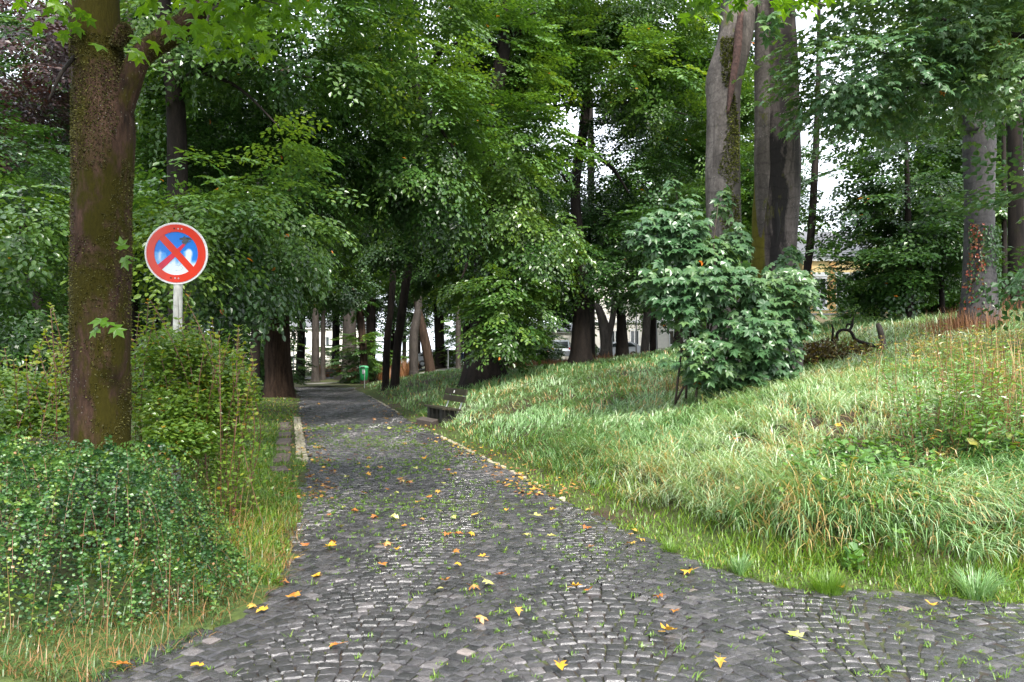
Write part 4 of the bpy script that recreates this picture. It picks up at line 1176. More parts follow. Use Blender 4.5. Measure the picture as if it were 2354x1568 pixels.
add_crown(root, [E(1330, 280, 1590, 345, 31, 1.6), E(1260, 340, 1540, 420, 31, 1.8), E(1380, 250, 1560, 290, 30, 1.4)], 91, M_BEECH, leaf=.125, L=1.3, lai=1.3, tint=.10, tiers=.5, gap=-.15)
add_crown(root, [E(1260, 440, 1500, 600, 33, 1.8), E(1380, 540, 1520, 670, 32, 1.6), E(1230, 600, 1330, 720, 33, 1.4), E(1320, 540, 1400, 680, 31, 1)], 92, M_BEECH, name="low_foliage", leaf=.14, L=1.3, lai=1.7, tint=.35, droop=.3)
add_crown(root, [E(1260, 60, 1500, 215, 29, 2.0), E(1400, 130, 1640, 250, 29, 2.0), E(1180, -300, 1700, 110, 31, 3.4)], 93, M_BEECH_LIGHT, name="upper_foliage", leaf=.135, L=1.3, lai=1.8, tint=.52, tiers=.5)
add_boughs(root, [E(1400, 60, 1640, 330, 34, 2), E(1180, -60, 1420, 160, 33, 2), E(1540, 300, 1640, 480, 34, 1.4)], M_BEECH_LIGHT, 913, 1.4, 1.15)
add_boughs(root, [E(1400, 430, 1600, 620, 33, 2), E(1240, 640, 1330, 720, 34, 1.2), E(1440, 600, 1560, 690, 33, 1.2), E(1330, 430, 1420, 560, 34, 1.2)], M_BEECH, 914, 1.3, 1.0)
root = tree("park_tree", DT([(1360, 810, 8), (1358, 500, 7.5), (1358, 380, 8), (1356, 200, 6)], 38), M_BARK_GREY, "second upright trunk close behind the tall black one", None, 64, 1.1, sides=10)
add_crown(root, [E(1360, 440, 1620, 640, 38, 2.2), E(1540, 180, 1640, 420, 36, 1.6), E(1690, 150, 1745, 620, 38, 1.0)], 94, M_BEECH_LIGHT, leaf=.17, L=1.3, lai=1.6, tint=.55)
add_boughs(root, [E(1690, 120, 1740, 640, 36, 1.2), E(1600, 60, 1700, 300, 38, 1.5)], M_BEECH_LIGHT, 915, 1.6, 1.0)
root = tree("park_tree", DT([(1430, 818, 14), (1428, 740, 11), (1424, 640, 10), (1422, 500, 8)], 33), M_BARK_DARK, "black trunk right of the parked white car", None, 65, 1.15, sides=12)
add_crown(root, [E(1440, 460, 1640, 620, 26, 1.6), E(1450, 590, 1550, 690, 27, 1.0)], 95, M_BEECH, leaf=.13, L=1.2, lai=1.8, tint=.18)
root = tree("street_tree", DT([(1393, 800, 14), (1390, 760, 13), (1378, 715, 9), (1365, 700, 6), (1350, 692, 4)], 60), M_BARK_GREY, "grey forked street tree before the white house", None, 66, 1.1, sides=12)
limb(root, DT([(1395, 790, 8), (1408, 730, 7), (1414, 680, 6)], 60), M_BARK_GREY, 40)
add_crown(root, [E(1340, 700, 1375, 790, 62, 1.2), E(1360, 560, 1440, 690, 62, 2)], 96, M_BEECH, leaf=.22, L=1.2, lai=1.5, tint=.5)
root = tree("street_tree", DT([(1482, 800, 10), (1486, 740, 9), (1490, 640, 8)], 58), M_BARK_GREY, "ivy-covered trunk left of the maple sapling", None, 67, 1.1, sides=10)
add_crown(root, [E(1470, 640, 1506, 740, 57.5, .7)], 97, M_BEECH, name="ivy", leaf=.2, L=.8, lai=1.6, tint=.7)

# ---------------------------------------------------------------- background wood: each tree its own thing, crowns share a few meshes
def far_crown(seed, mat_seed):
    rg = rng_of(seed)
    bl = [(rg.uniform(-2.2, 2.2), rg.uniform(-2, 2), z, rg.uniform(3.0, 4.0), rg.uniform(2.6, 3.4), rg.uniform(1.8, 2.6)) for z in (7.4, 10.0, 12.5, 15.5, 18.5, 21)]
    V, F, T = crown_np(bl, seed, leaf=.27, L=1.8, lai=3.0, tint=.36, cull=False, gap=-.5)
    return mesh_np("crown", V, F, T)
fc = [far_crown(200 + k, k) for k in range(4)]
for k, me in enumerate(fc):
    me.materials.append(M_BEECH if k != 2 else M_BEECH_LIGHT)
tr = tube(np.array([(0, 0, -.2), (.1, 0, .6), (0, .1, 6), (.3, 0, 14), (0, 0, 21)]), [.62, .42, .36, .26, .08], 24, 10, .08, .8, 3)
ft = mesh_np("trunk", *tr, smooth=True); ft.materials.append(M_BARK_DARK)
BG = [(-60, 44), (60, 52), (170, 40), (250, 58), (350, 46), (450, 60), (520, 48), (600, 70), (690, 76), (770, 84), (850, 66), (900, 78), (960, 88), (1010, 64), (1090, 70), (1160, 60), (1240, 86), (1110, 92),
      (1560, 60), (1610, 48), (1680, 66), (1500, 74), (1640, 82), (1745, 78), (-200, 60), (-330, 45), (-250, 80), (20, 78), (150, 84), (300, 86), (430, 92), (1470, 96), (2420, 40), (2520, 55)] + [(-500 + 130 * k, 128 + 9 * (k % 3)) for k in range(18) if not 1840 < -500 + 130 * k < 2000]
side = {True: "left", False: "right"}
for i, (X, Y) in enumerate(BG):
    rg = rng_of(300 + i)
    x = (X - CX) / FX * Y
    z = H1(x, Y)
    root = empty("forest_tree", (x, Y, z), None, "tree", "trees of the background wood", rg.uniform(0, 6.28))
    where = ("far left behind the mossy maple" if X < 260 else "behind the sign and its shrub" if X < 620 else "beyond the bend of the path" if X < 900 else
             "in the wood behind the slender trunks" if X < 1110 else "behind the flared beech" if X < 1300 else "behind the maple sapling" if X < 1900 else "beyond the crest at the far right")
    tag(root, "tall dark leafy tree " + where + (", nearer row" if Y < 62 else ", farther row" if Y < 110 else ", last row"))
    sc_ = rg.uniform(.85, 1.12)
    root.scale = (sc_ * rg.uniform(.9, 1.15), sc_ * rg.uniform(.9, 1.15), sc_)
    obj("trunk", ft, None, root)
    tag(obj("crown", fc[rg.randint(4)], None, root), kind="stuff")
# lower trees and tall shrubs that close the view under the crowns
def bush_mesh(seed, lai=1.9):
    rg = rng_of(seed)
    bl = [(rg.uniform(-1.6, 1.6), rg.uniform(-1, 1), z, rg.uniform(1.3, 2.0), 1.3, rg.uniform(.9, 1.3)) for z in (1.0, 1.9, 2.9, 3.8)]
    V, F, T = crown_np(bl, seed, leaf=.19, L=1.0, lai=lai * 1.8, tint=.45, cull=False, gap=-.4)
    return mesh_np("foliage", V, F, T)
fb = [bush_mesh(210 + k) for k in range(3)]
for k, me in enumerate(fb): me.materials.append((M_BEECH, M_BEECH_LIGHT, M_BUSH)[k])
st = mesh_np("stem", *tube(np.array([(0, 0, -.1), (.05, 0, 1.5), (0, .1, 3.6)]), [.09, .06, .02], 10, 6, .1, 1, 2)); st.materials.append(M_BARK_DARK)
UB = [(-80, 50, 1.1, 0), (40, 60, 1.2, 0), (130, 66, 1.1, 0), (230, 50, 1.0, 0), (300, 56, 1.2, 0), (380, 44, 1.1, 0), (470, 46, 1.2, 0), (540, 52, 1.0, 0), (555, 42, .9, 0),
      (620, 95, .6, 1), (700, 92, .6, 1), (770, 88, .9, 1), (820, 92, .8, 1), (655, 100, .9, 1), (735, 102, .9, 1), (860, 56, .8, 0), (1000, 66, .35, 2), (1040, 64, .45, 2), (935, 64, .5, 1),
      (1090, 60, 1.0, 0), (1190, 44, .9, 0), (1225, 56, .8, 1), (1600, 36, .7, 0), (2010, 33, .5, 1), (1925, 46, .35, 1), (2060, 36, .9, 0), (2140, 33, 1.1, 1), (2200, 36, 1.0, 0), (2390, 30, 1.2, 0)]
for i, (X, Y, s, kind) in enumerate(UB):
    rg = rng_of(400 + i)
    x = (X - CX) / FX * Y
    root = empty("shrub", (x, Y, H1(x, Y)), None, "shrub", "tall shrubs under the trees", rg.uniform(0, 6.28))
    where = ("at the far left under the trees" if X < 260 else "in the shade behind the left-hand bush" if X < 620 else "at the far end of the path" if X < 820 else
             "beyond the litter bin and slender trunks" if X < 1070 else "beside the flared beech" if X < 1300 else "behind the maple sapling" if X < 1700 else "on the crest before the yellow house" if X < 2000 else "under the layered trees at the right")
    tag(root, ("dark", "light green", "yellowish")[kind] + " leafy shrub " + where)
    root.scale = (s * 1.1, s, s * .85)
    tag(obj("foliage", fb[kind], None, root), kind="stuff")
    obj("stem", st, None, root)

# equal-looking neighbours: say which one, counted from the left
ORD = ["first", "second", "third", "fourth", "fifth", "sixth", "seventh", "eighth", "ninth", "tenth"]
for g_ in ("trees of the background wood", "tall shrubs under the trees"):
    by = {}
    for o in bpy.data.objects:
        if o.get("group") == g_ and o.get("label"): by.setdefault(o["label"], []).append(o)
    for lab, L_ in by.items():
        if len(L_) > 1:
            for k, o in enumerate(sorted(L_, key=lambda o: o.location.x / o.location.y)):
                o["label"] = lab.replace("tall dark leafy tree", "leafy tree") + ", %s from the left" % ORD[k]
print("crown tris", TRIS[0])

print("boughs", NB[0])
# ---------------------------------------------------------------- maple sapling before the twin trunks
sx, sy = W(1620, 880, 12.6)[:2]
sap = empty("maple_sapling", (sx, sy, H1(sx, sy)), "bushy maple sapling with large silvery green leaves before the twin trunks", "sapling")
sb = [E(1490, 480, 1640, 620, 12.6, .5), E(1530, 590, 1760, 720, 12.3, .7), E(1500, 620, 1640, 760, 12.2, .5), E(1700, 610, 1850, 760, 12.4, .7), E(1640, 700, 1800, 830, 12.2, .8), E(1545, 760, 1700, 880, 12.2, .6),
      E(1700, 780, 1790, 870, 12.5, .6), E(1560, 540, 1700, 620, 12.7, .4), E(1470, 600, 1560, 700, 12.4, .4), E(1660, 510, 1720, 620, 12.9, .3), E(1790, 560, 1830, 640, 13.2, .25), E(1640, 430, 1680, 500, 13.2, .15), E(1550, 440, 1600, 500, 12.6, .15), E(1535, 400, 1565, 450, 12.6, .06), E(1740, 640, 1880, 780, 12.7, .5), E(1700, 760, 1830, 890, 12.9, .6), E(1455, 480, 1560, 600, 12.5, .3), E(1580, 835, 1780, 905, 12.6, .6)]
def sap_fn(n, rg):
    vol = np.array([(b[3] * b[5]) for b in sb]); vol = vol / vol.sum()
    w = rg.choice(len(sb), n, p=vol); B = np.array(sb)[w]
    u = norm(rg.normal(0, 1, (n, 3)))
    u[:, 1] = -np.abs(u[:, 1]) * np.where(rg.rand(n) < .8, 1, -1)
    bmp = 1 + .35 * noise3(u[:, 0] * 2 + B[:, 0] * 3, u[:, 1] * 2, u[:, 2] * 2 + B[:, 2] * 3, 77)
    org = B[:, :3] + u * ((1 - .6 * rg.rand(n) ** 1.3) * bmp)[:, None] * B[:, 3:]
    q = np.round(org[:, 2] / .16) * .16
    org[:, 2] += (q - org[:, 2]) * .3
    ang = rg.uniform(0, 2 * math.pi, n)
    out = u * [1, 1, .2]
    ax = np.stack([np.cos(ang), np.sin(ang), np.zeros(n)], 1) * .6 + out + [0, 0, 0]
    ax[:, 2] = -.45 - rg.rand(n) * .35
    nr = np.stack([rg.normal(0, .3, n), rg.normal(0, .3, n) - .35, np.ones(n)], 1)
    return org, ax, nr
leaf_objs(sap, 'maple', 300, sap_fn, .165, M_MAPLE, seed=90, tints=(.3, .42, .55, .7))
rg = rng_of(91)
org, ax, nr = sap_fn(4100, rg)
V, F, T = leaves_np('maple', org, ax, nr, .165 * rg.uniform(.6, 1.2, len(org)), 0.46 + .18 * noise3(org[:, 0] * 1.5, org[:, 1], org[:, 2] * 2, 5) + rg.normal(0, .12, len(org)))
T = np.where(np.repeat(rg.rand(len(org)) < .0015, 13), 1.0, np.minimum(T, .92))
tag(part_world("foliage", V, F, M_MAPLE, sap, T), kind="stuff")
base = (sx, sy, H1(sx, sy) - .1)
for k, (X, y, Y, r) in enumerate(((1548, 410, 12.6, .022), (1650, 470, 12.9, .022), (1700, 620, 12.6, .02), (1520, 620, 12.4, .02), (1800, 620, 12.6, .02), (1570, 700, 12.2, .022), (1760, 700, 12.2, .018), (1640, 560, 12.3, .02), (1490, 690, 12.3, .014), (1850, 690, 12.6, .015))):
    e = W(X, y, Y); bx = base[0] + rg.uniform(-.5, .5)
    mid = (np.array(base) + e) / 2 + [rg.uniform(-.1, .1), 0, .1]
    V, F = tube(np.array([(bx, base[1] + rg.uniform(-.3, .3), base[2]), mid, e]), [r, r * .8, r * .3], 16, 6, .1, 2, k)
    part_world("stem", V, F, M_TWIG, sap, None, True)

# ---------------------------------------------------------------- grass
def H_n(x, y):
    return H(x, y)

def blades(x, y, h, w, ang, lean, curl, seg, seed, tint, zoff=0.0):
    """arching blades; ang direction of lean, lean initial angle from vertical, curl extra angle at the tip"""
    n = len(x)
    z = H_n(x, y) + zoff
    V = np.zeros((n, seg * 2 + 1, 3))
    px, pz = np.zeros(n), np.zeros(n)
    ds = h / seg
    ca, sa = np.cos(ang), np.sin(ang)
    wx, wy = -sa, ca
    for s in range(seg + 1):
        t = s / seg
        ww = w * (1 - t) ** .6 * .5
        bx, by, bz = x + ca * px, y + sa * px, z + pz
        if s < seg:
            V[:, 2 * s] = np.stack([bx - wx * ww, by - wy * ww, bz], 1)
            V[:, 2 * s + 1] = np.stack([bx + wx * ww, by + wy * ww, bz + ww * .3], 1)
        else:
            V[:, 2 * s] = np.stack([bx, by, bz], 1)
        th = lean + curl * (t + .5 / seg) ** 1.3
        px = px + np.sin(th) * ds
        pz = pz + np.cos(th) * ds
    F = []
    for s in range(seg - 1):
        F += [(2 * s, 2 * s + 1, 2 * s + 3), (2 * s, 2 * s + 3, 2 * s + 2)]
    F.append((2 * seg - 2, 2 * seg - 1, 2 * seg))
    F = np.array(F)
    FF = (F[None] + (np.arange(n) * (2 * seg + 1))[:, None, None]).reshape(-1, 3)
    return V.reshape(-1, 3), FF, np.repeat(np.clip(tint, 0, 1), 2 * seg + 1)

def sample_wedge(n, y0, y1, t0, t1, rg):
    u = rg.rand(n)
    y = 1 / (1 / y0 + (1 / y1 - 1 / y0) * u)
    x = rg.uniform(t0, t1, n) * y
    return x, y

rg = rng_of(500)
GP = []
# tussocks on the bank, near
x, y = sample_wedge(3050, 4.9, 11.5, -.16, .95, rg)
d = bank_d(x, y); k = d > .64 + .12 * noise3(x * 1.4, y * 1.4, 0, 530)
x, y, d = x[k], y[k], d[k]
nt_ = len(x); nb = 20
cl = noise3(x * 1.1, y * 1.1, 0, 501)
hx = (.30 + .14 * cl + .05 * rg.rand(nt_))
lip = np.exp(-((d - 1.05) / .35) ** 2)
bx = np.repeat(x, nb) + rg.normal(0, .035, nt_ * nb); by = np.repeat(y, nb) + rg.normal(0, .035, nt_ * nb)
e = .3
gxs = (H(x + e, y) - H(x - e, y)) / (2 * e); gys = (H(x, y + e) - H(x, y - e)) / (2 * e)
down = np.arctan2(-gys, -gxs)
ang = rg.uniform(0, 2 * math.pi, nt_ * nb)
dv = np.repeat(down, nb)
mixd = rg.rand(nt_ * nb) < np.repeat(.35 + .5 * lip, nb)
ang = np.where(mixd, dv + rg.normal(0, .6, nt_ * nb), ang)
h = np.repeat(hx + .14 * lip, nb) * rg.uniform(.6, 1.25, nt_ * nb)
tn = .53 + .28 * noise3(bx * .8, by * .8, 0, 503) + .12 * noise3(bx * 3, by * 3, 0, 523) + rg.normal(0, .18, nt_ * nb)
tn = np.where(rg.rand(nt_ * nb) < .05 + .16 * (noise3(bx * .9, by * .9, 3, 507) > .3) + .14 * np.repeat(lip, nb), 1.0, np.minimum(tn, .93))
GP.append(blades(bx, by, h, rg.uniform(.006, .011, nt_ * nb) * (1 + .05 * by), ang, rg.uniform(.05, .6, nt_ * nb), rg.uniform(1.2, 2.7, nt_ * nb), 4, 1, tn, -.01))
# middle distance
n = 54000
x, y = sample_wedge(n, 9.5, 24, -.30, .80, rg)
d = bank_d(x, y); k = (d > .45) & (((x + 2.0) / .55) ** 2 + ((y - 20.4) / 1.1) ** 2 > 1)
x, y, d = x[k], y[k], d[k]; n = len(x)
cl = noise3(x * .9, y * .9, 0, 504)
clx = noise3(x * 3.0, y * 3.0, 0, 508)
tn = .54 + .30 * noise3(x * .45, y * .45, 0, 505) + .16 * clx + rg.normal(0, .15, n)
tn = np.where(rg.rand(n) < .04 + .22 * (noise3(x * .8, y * .8, 3, 507) > .35), 1.0, np.minimum(tn, .93))
GP.append(blades(x, y, (.25 + .11 * cl + .05 * clx) * rg.uniform(.6, 1.3, n), .0035 + .0010 * y, 6.28 * noise3(x * .5, y * .5, 0, 509) + rg.normal(0, 1.1, n), rg.uniform(.15, .8, n), rg.uniform(1.0, 2.3, n), 3, 2, tn, -.01))
n = 42000
x, y = sample_wedge(n, 22, 60, -.40, .70, rg)
d = bank_d(x, y); k = (d > .45) & (((x + 2.0) / .55) ** 2 + ((y - 20.4) / 1.1) ** 2 > 1)
x, y = x[k], y[k]; n = len(x)
tn = .40 + .2 * noise3(x * .3, y * .3, 0, 506) + rg.normal(0, .13, n)
tn = np.where(rg.rand(n) < .06, 1.0, np.minimum(tn, .93))
GP.append(blades(x, y, .20 * rg.uniform(.6, 1.3, n), .004 + .0010 * y, rg.uniform(0, 6.28, n), rg.uniform(.05, .5, n), rg.uniform(.5, 1.6, n), 2, 3, tn, -.01))
V, F, T = join(GP)
print("grass tris", len(F))
tag(obj("bank_grass", mesh_np("bank_grass", V, F, T), M_GRASS), "long wet silvery grass covering the bank right of the path", "grass", kind="stuff")

# short fresh grass: verge right of the path, strip left of it, tufts in joints
GP = []
x, y = sample_wedge(76000, 4.85, 34, -.30, .92, rg)
d = bank_d(x, y); en = .12 * noise3(x * 1.5, y * 1.5, 0, 511)
k = (d > -.03 + en) & (d < .84 + en)
x, y, d = x[k], y[k], d[k]; n = len(x)
tn = .5 + .25 * noise3(x, y, 0, 512) + rg.normal(0, .15, n); tn = np.where(rg.rand(n) < .06, 1, np.minimum(tn, .9))
hh = (.06 + .08 * sstep(.1, .6, d)) * (1 + .6 * noise3(x * 2.5, y * 2.5, 0, 513)) * rg.uniform(.5, 1.4, n)
GP.append(blades(x, y, hh, .0035 + .0010 * y, rg.uniform(0, 6.28, n), rg.uniform(.1, .8, n), rg.uniform(.2, 1.4, n), 2, 4, tn, -.005))
x, y = sample_wedge(52000, 5.6, 34, -.55, -.20, rg)
dl = xl(y) - x; en = .15 * noise3(x * 1.5, y * 1.5, 0, 514)
ks = (dl > .26) & (dl < .64) & (y > 11.2) & (y < 20.2)
k = (dl > .02 + en) & (dl < 3.6) & ~(ks & (rg.rand(len(x)) < .6)) & ~((dl < .3) & (y > 12.5) & (y < 22.5) & (rg.rand(len(x)) < .7))
x, y, dl = x[k], y[k], dl[k]; n = len(x)
tn = .45 + .3 * noise3(x * .8, y * .8, 0, 515) + rg.normal(0, .15, n); tn = np.where(rg.rand(n) < .10, 1, np.minimum(tn, .92))
hh = .10 * (1 + .6 * noise3(x * 1.6, y * 1.6, 0, 516)) * rg.uniform(.5, 1.4, n) * sstep(-.1, .4, dl + .1)
GP.append(blades(x, y, hh, .004 + .0010 * y, rg.uniform(0, 6.28, n), rg.uniform(.1, .8, n), rg.uniform(.4, 1.7, n), 2, 5, tn, -.005))
# meadow far left
x, y = sample_wedge(22000, 20, 75, -.80, -.34, rg)
dl = xl(y) - x; k = dl > 3.2; x, y = x[k], y[k]; n = len(x)
GP.append(blades(x, y, .16 * rg.uniform(.6, 1.3, n), .006 + .0011 * y, rg.uniform(0, 6.28, n), rg.uniform(.1, .6, n), rg.uniform(.2, 1.2, n), 2, 6, .5 + rg.normal(0, .18, n), -.01))
V, F, T = join(GP)
print("short grass tris", len(F))
tag(obj("verge_grass", mesh_np("verge_grass", V, F, T), M_GRASS_FRESH), "short fresh green grass along both edges of the path", "grass", kind="stuff")

# moss and grass tufts in the joints of the paving
k = (SETT_POS[:, 1] < 20)
P = SETT_POS[k]
wgt = np.clip(.32 + .75 * noise3(P[:, 0] * .8, P[:, 1] * .8, 0, 520) + .45 * sstep(1.2, -1.2, P[:, 0] + .25 * P[:, 1] - 1.6), 0, 1.2)
sel = rg.rand(len(P)) < wgt * .48
P = P[sel]; nb = 9
s_ = rg.rand(len(P)) < .5
cx_ = P[:, 0] + np.where(s_, P[:, 2] * .5, 0); cy_ = P[:, 1] + np.where(s_, 0, .053)
big = np.where(rg.rand(len(P)) < .10, 1.8, 1.0)
bx = np.repeat(cx_, nb) + rg.normal(0, .014, len(P) * nb) * np.repeat(big, nb); by = np.repeat(cy_, nb) + rg.normal(0, .009, len(P) * nb) * np.repeat(big, nb)
n = len(bx)
bl_ = blades(bx, by, .026 * np.repeat(big, nb) * rg.uniform(.5, 1.5, n), .003 + .0009 * by, rg.uniform(0, 6.28, n), rg.uniform(.2, 1.1, n), rg.uniform(.2, 1.2, n), 2, 7, .5 + rg.normal(0, .2, n), .012)
tag(obj("joint_grass", mesh_np("joint_grass", *bl_), M_GRASS_FRESH), "tiny grass and moss tufts growing in the joints of the cobbles", "grass", kind="stuff")

# ---------------------------------------------------------------- single tussocks that stand out on the paving edge
def tussock(name, x, y, nbl, h, w, label, mat, group=None, seed=0, tint=.4, spread=.06, curl=(.6, 1.6)):
    r_ = rng_of(seed)
    a = r_.uniform(0, 6.28, nbl)
    q = spread * np.sqrt(r_.rand(nbl))
    bx, by = x + q * np.cos(a), y + q * np.sin(a)
    V, F, T = blades(bx, by, h * r_.uniform(.5, 1.15, nbl), np.full(nbl, w) * r_.uniform(.7, 1.3, nbl), a + r_.normal(0, .3, nbl), r_.uniform(.0, .55, nbl), r_.uniform(curl[0], curl[1], nbl), 4, seed, tint + r_.normal(0, .15, nbl), -.01)
    z = H1(x, y)
    o = obj(name, mesh_np(name, V - [x, y, z], F, T), mat, None, (x, y, z))
    return tag(o, label, "grass tuft", group)
def G(X, y):
    Y = 2882.4 / (y - HY)
    return ((X - CX) / FX * Y, Y)
for i, (X, y, nb_, h, w, lab, mt, cu) in enumerate((
        (1902, 1362, 420, .20, .0045, "dense dark green tussock on the edge of the paving below the bank", M_GRASS_FRESH, (.3, 1.0)),
        (2245, 1372, 300, .24, .006, "loose tussock with brown blades at the lower right of the verge", M_GRASS, (.6, 1.6)),
        (1700, 1318, 160, .18, .005, "small upright tussock where the path meets the forecourt", M_GRASS, (.3, 1.2)),
        (2005, 1330, 120, .42, .011, "fan of long silvery blades arching over the bank edge", M_GRASS, (1.2, 2.4)),
        (2150, 1325, 120, .38, .010, "arching silvery tuft right of the broad-leaved plant", M_GRASS, (1.2, 2.4)),
        (1540, 1270, 120, .16, .005, "bright green tuft beside the curving path edge", M_GRASS_FRESH, (.4, 1.3)))):
    x, y_ = G(X, y)
    if cu[1] > 2: y_ += .45
    tussock("grass_tussock", x, y_, nb_, h, w, lab, mt, None, 540 + i, .45, .10 if nb_ > 200 else .05, cu)

# ---------------------------------------------------------------- small-leaved shrub mound at lower left
cot = empty("cotoneaster_shrub", (-3.2, 5.6, 0), "low spreading shrub with tiny round leaves on arching stems, lower left", "shrub")
rg = rng_of(600)
def mound_h(x, y):
    """height of the shrub mound"""
    u = (x + 3.75) / 2.02; v = (y - 5.45) / 1.22
    r = np.sqrt(u * u + v * v)
    right = sstep(-1.8, -2.7, x)
    top = 1.02 * np.clip(1 - np.clip(r, 0, 1) ** 3.4, 0, 1) * (.42 + .58 * right)
    return top * (1 + .20 * noise3(x * 1.9, y * 1.9, 0, 601) + .12 * noise3(x * 5, y * 5, 0, 602))
nst = 1500
O, A, NN, SZ, TT = [], [], [], [], []
SA, SB = [], []
th = rg.uniform(0, 6.28, nst); rr_ = np.sqrt(rg.rand(nst)) * .92
sx0 = -3.75 + 2.0 * rr_ * np.cos(th); sy0 = 5.45 + 1.2 * rr_ * np.sin(th)
for i in range(nst):
    x0, y0 = sx0[i], sy0[i]
    z0 = float(mound_h(np.array([x0]), np.array([y0]))[0])
    if z0 < .12: continue
    dx, dy = (x0 + 3.75) * .6 + rg.normal(0, .5), (y0 - 5.9) * 1.0 + rg.normal(0, .45) - .25
    dl_ = math.hypot(dx, dy) + 1e-6; dx /= dl_; dy /= dl_
    L = rg.uniform(.35, .95); m_ = int(L / .019)
    t = np.linspace(0, 1, m_)
    lift = rg.uniform(.02, .14) + (.12 if rg.rand() < .15 else 0)
    px = x0 + dx * L * (t - .35 * t * t) * .8; py = y0 + dy * L * (t - .35 * t * t) * .8
    pz = z0 - .06 + lift * np.sin(np.minimum(t * 2.2, 3.14)) - (L * .95) * np.maximum(t - .15, 0) ** 1.5
    ok = pz > .03
    px, py, pz, t = px[ok], py[ok], pz[ok], t[ok]
    if len(px) < 4: continue
    p = np.stack([px, py, pz], 1)
    tg = norm(np.gradient(p, axis=0))
    sidev = norm(np.cross(tg, [0, 0, 1.0]))
    s = np.where(np.arange(len(p)) % 2, 1.0, -1.0)[:, None]
    O.append(p + rg.normal(0, .004, p.shape)); A.append(sidev * s + tg * .35 + rg.normal(0, .25, p.shape))
    NN.append(norm(np.cross(sidev, tg)) * -1 + np.array([dx, dy, .4]) * .6 + rg.normal(0, .25, p.shape) + [0, -.2, .3])
    SZ.append(.029 * rg.uniform(.75, 1.2, len(p)) * (1 - .35 * t))
    tb = .46 + .18 * noise3(x0 * 1.5, y0 * 1.5, 0, 605) + rg.normal(0, .24)
    tt = tb + .10 * t + rg.normal(0, .08, len(p))
    tt = np.where(rg.rand(len(p)) < .012, 1.0, np.minimum(tt, .95)); TT.append(tt)
    SA.append(p[:-1:4][:len(p[4::4])]); SB.append(p[4::4][:len(p[:-1:4])])
O, A, NN, SZ, TT = map(np.concatenate, (O, A, NN, SZ, TT))
print("cotoneaster leaves", len(O))
V, F, T = leaves_np('rhomb2', O, A, NN, SZ, TT)
tag(part_world("foliage", V, F, M_COTON, cot, T), kind="stuff")
# inner, denser leaves that close the mound, tinted dark for the shade inside
n = 26000
x = -3.75 + rg.uniform(-2.0, 2.0, n); y = 5.45 + rg.uniform(-1.2, 1.2, n); hh = mound_h(x, y)
k = hh > .1; x, y, hh = x[k], y[k], hh[k]; n = len(x)
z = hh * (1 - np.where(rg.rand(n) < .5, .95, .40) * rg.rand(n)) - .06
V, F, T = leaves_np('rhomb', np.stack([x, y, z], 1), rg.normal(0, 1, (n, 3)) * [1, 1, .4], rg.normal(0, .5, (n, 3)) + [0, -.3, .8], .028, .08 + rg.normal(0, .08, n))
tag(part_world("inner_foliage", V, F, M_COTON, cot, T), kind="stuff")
SA, SB = SA[::4], SB[::4]
V, F = ribbons(np.concatenate(SA), np.concatenate(SB), .0016)
tag(part_world("twigs", V, F, M_TWIG_RED, cot), kind="stuff")

# grass and dry stalks at the foot of the mound
GP = []
n = 17000
x = rg.uniform(-3.9, -1.4, n); y = 3.9 + 4.5 * rg.rand(n) ** 1.5
dl = xl(y) - x; mh = mound_h(x, y)
k = (dl > .0 + .12 * noise3(x * 2, y * 2, 0, 610)) & (mh < .34) & (dl < 2.3)
x, y = x[k], y[k]; n = len(x)
tn = .30 + .25 * noise3(x * 1.3, y * 1.3, 0, 611) + rg.normal(0, .15, n); tn = np.where(rg.rand(n) < .35 + .2 * (y > 5.5), 1, np.minimum(tn, .70))
GP.append(blades(x, y, (.55 + .45 * sstep(4.2, 5.2, y)) * rg.uniform(.06, .34, n) * (.8 + .5 * noise3(x * 2, y * 2, 0, 612)), rg.uniform(.003, .007, n), rg.uniform(0, 6.28, n), rg.uniform(.05, .9, n), rg.uniform(.5, 2.4, n), 4, 8, tn, -.01))
V, F, T = join(GP)
tag(obj("corner_grass", mesh_np("corner_grass", V, F, T), M_GRASS_CORNER), "tangled green and brown grass at the lower left beside the cobbles", "grass", kind="stuff")
n = 120
x = rg.uniform(-3.6, -1.5, n); y = rg.uniform(4.1, 7.4, n); dl = xl(y) - x; mh = mound_h(x, y)
k = (dl > .1) & (mh < .7); x, y = x[k], y[k]; n = len(x)
V, F, T = blades(x, y, rg.uniform(.25, .75, n), rg.uniform(.003, .005, n), rg.uniform(0, 6.28, n), rg.uniform(.0, .35, n), rg.uniform(.1, .8, n), 3, 9, rg.uniform(.2, 1, n))
tag(obj("dry_stalks", mesh_np("dry_stalks", V, F, T), M_DRY), "dry reddish stalks sticking out of the corner grass and low shrub", "dry stalks", kind="stuff")

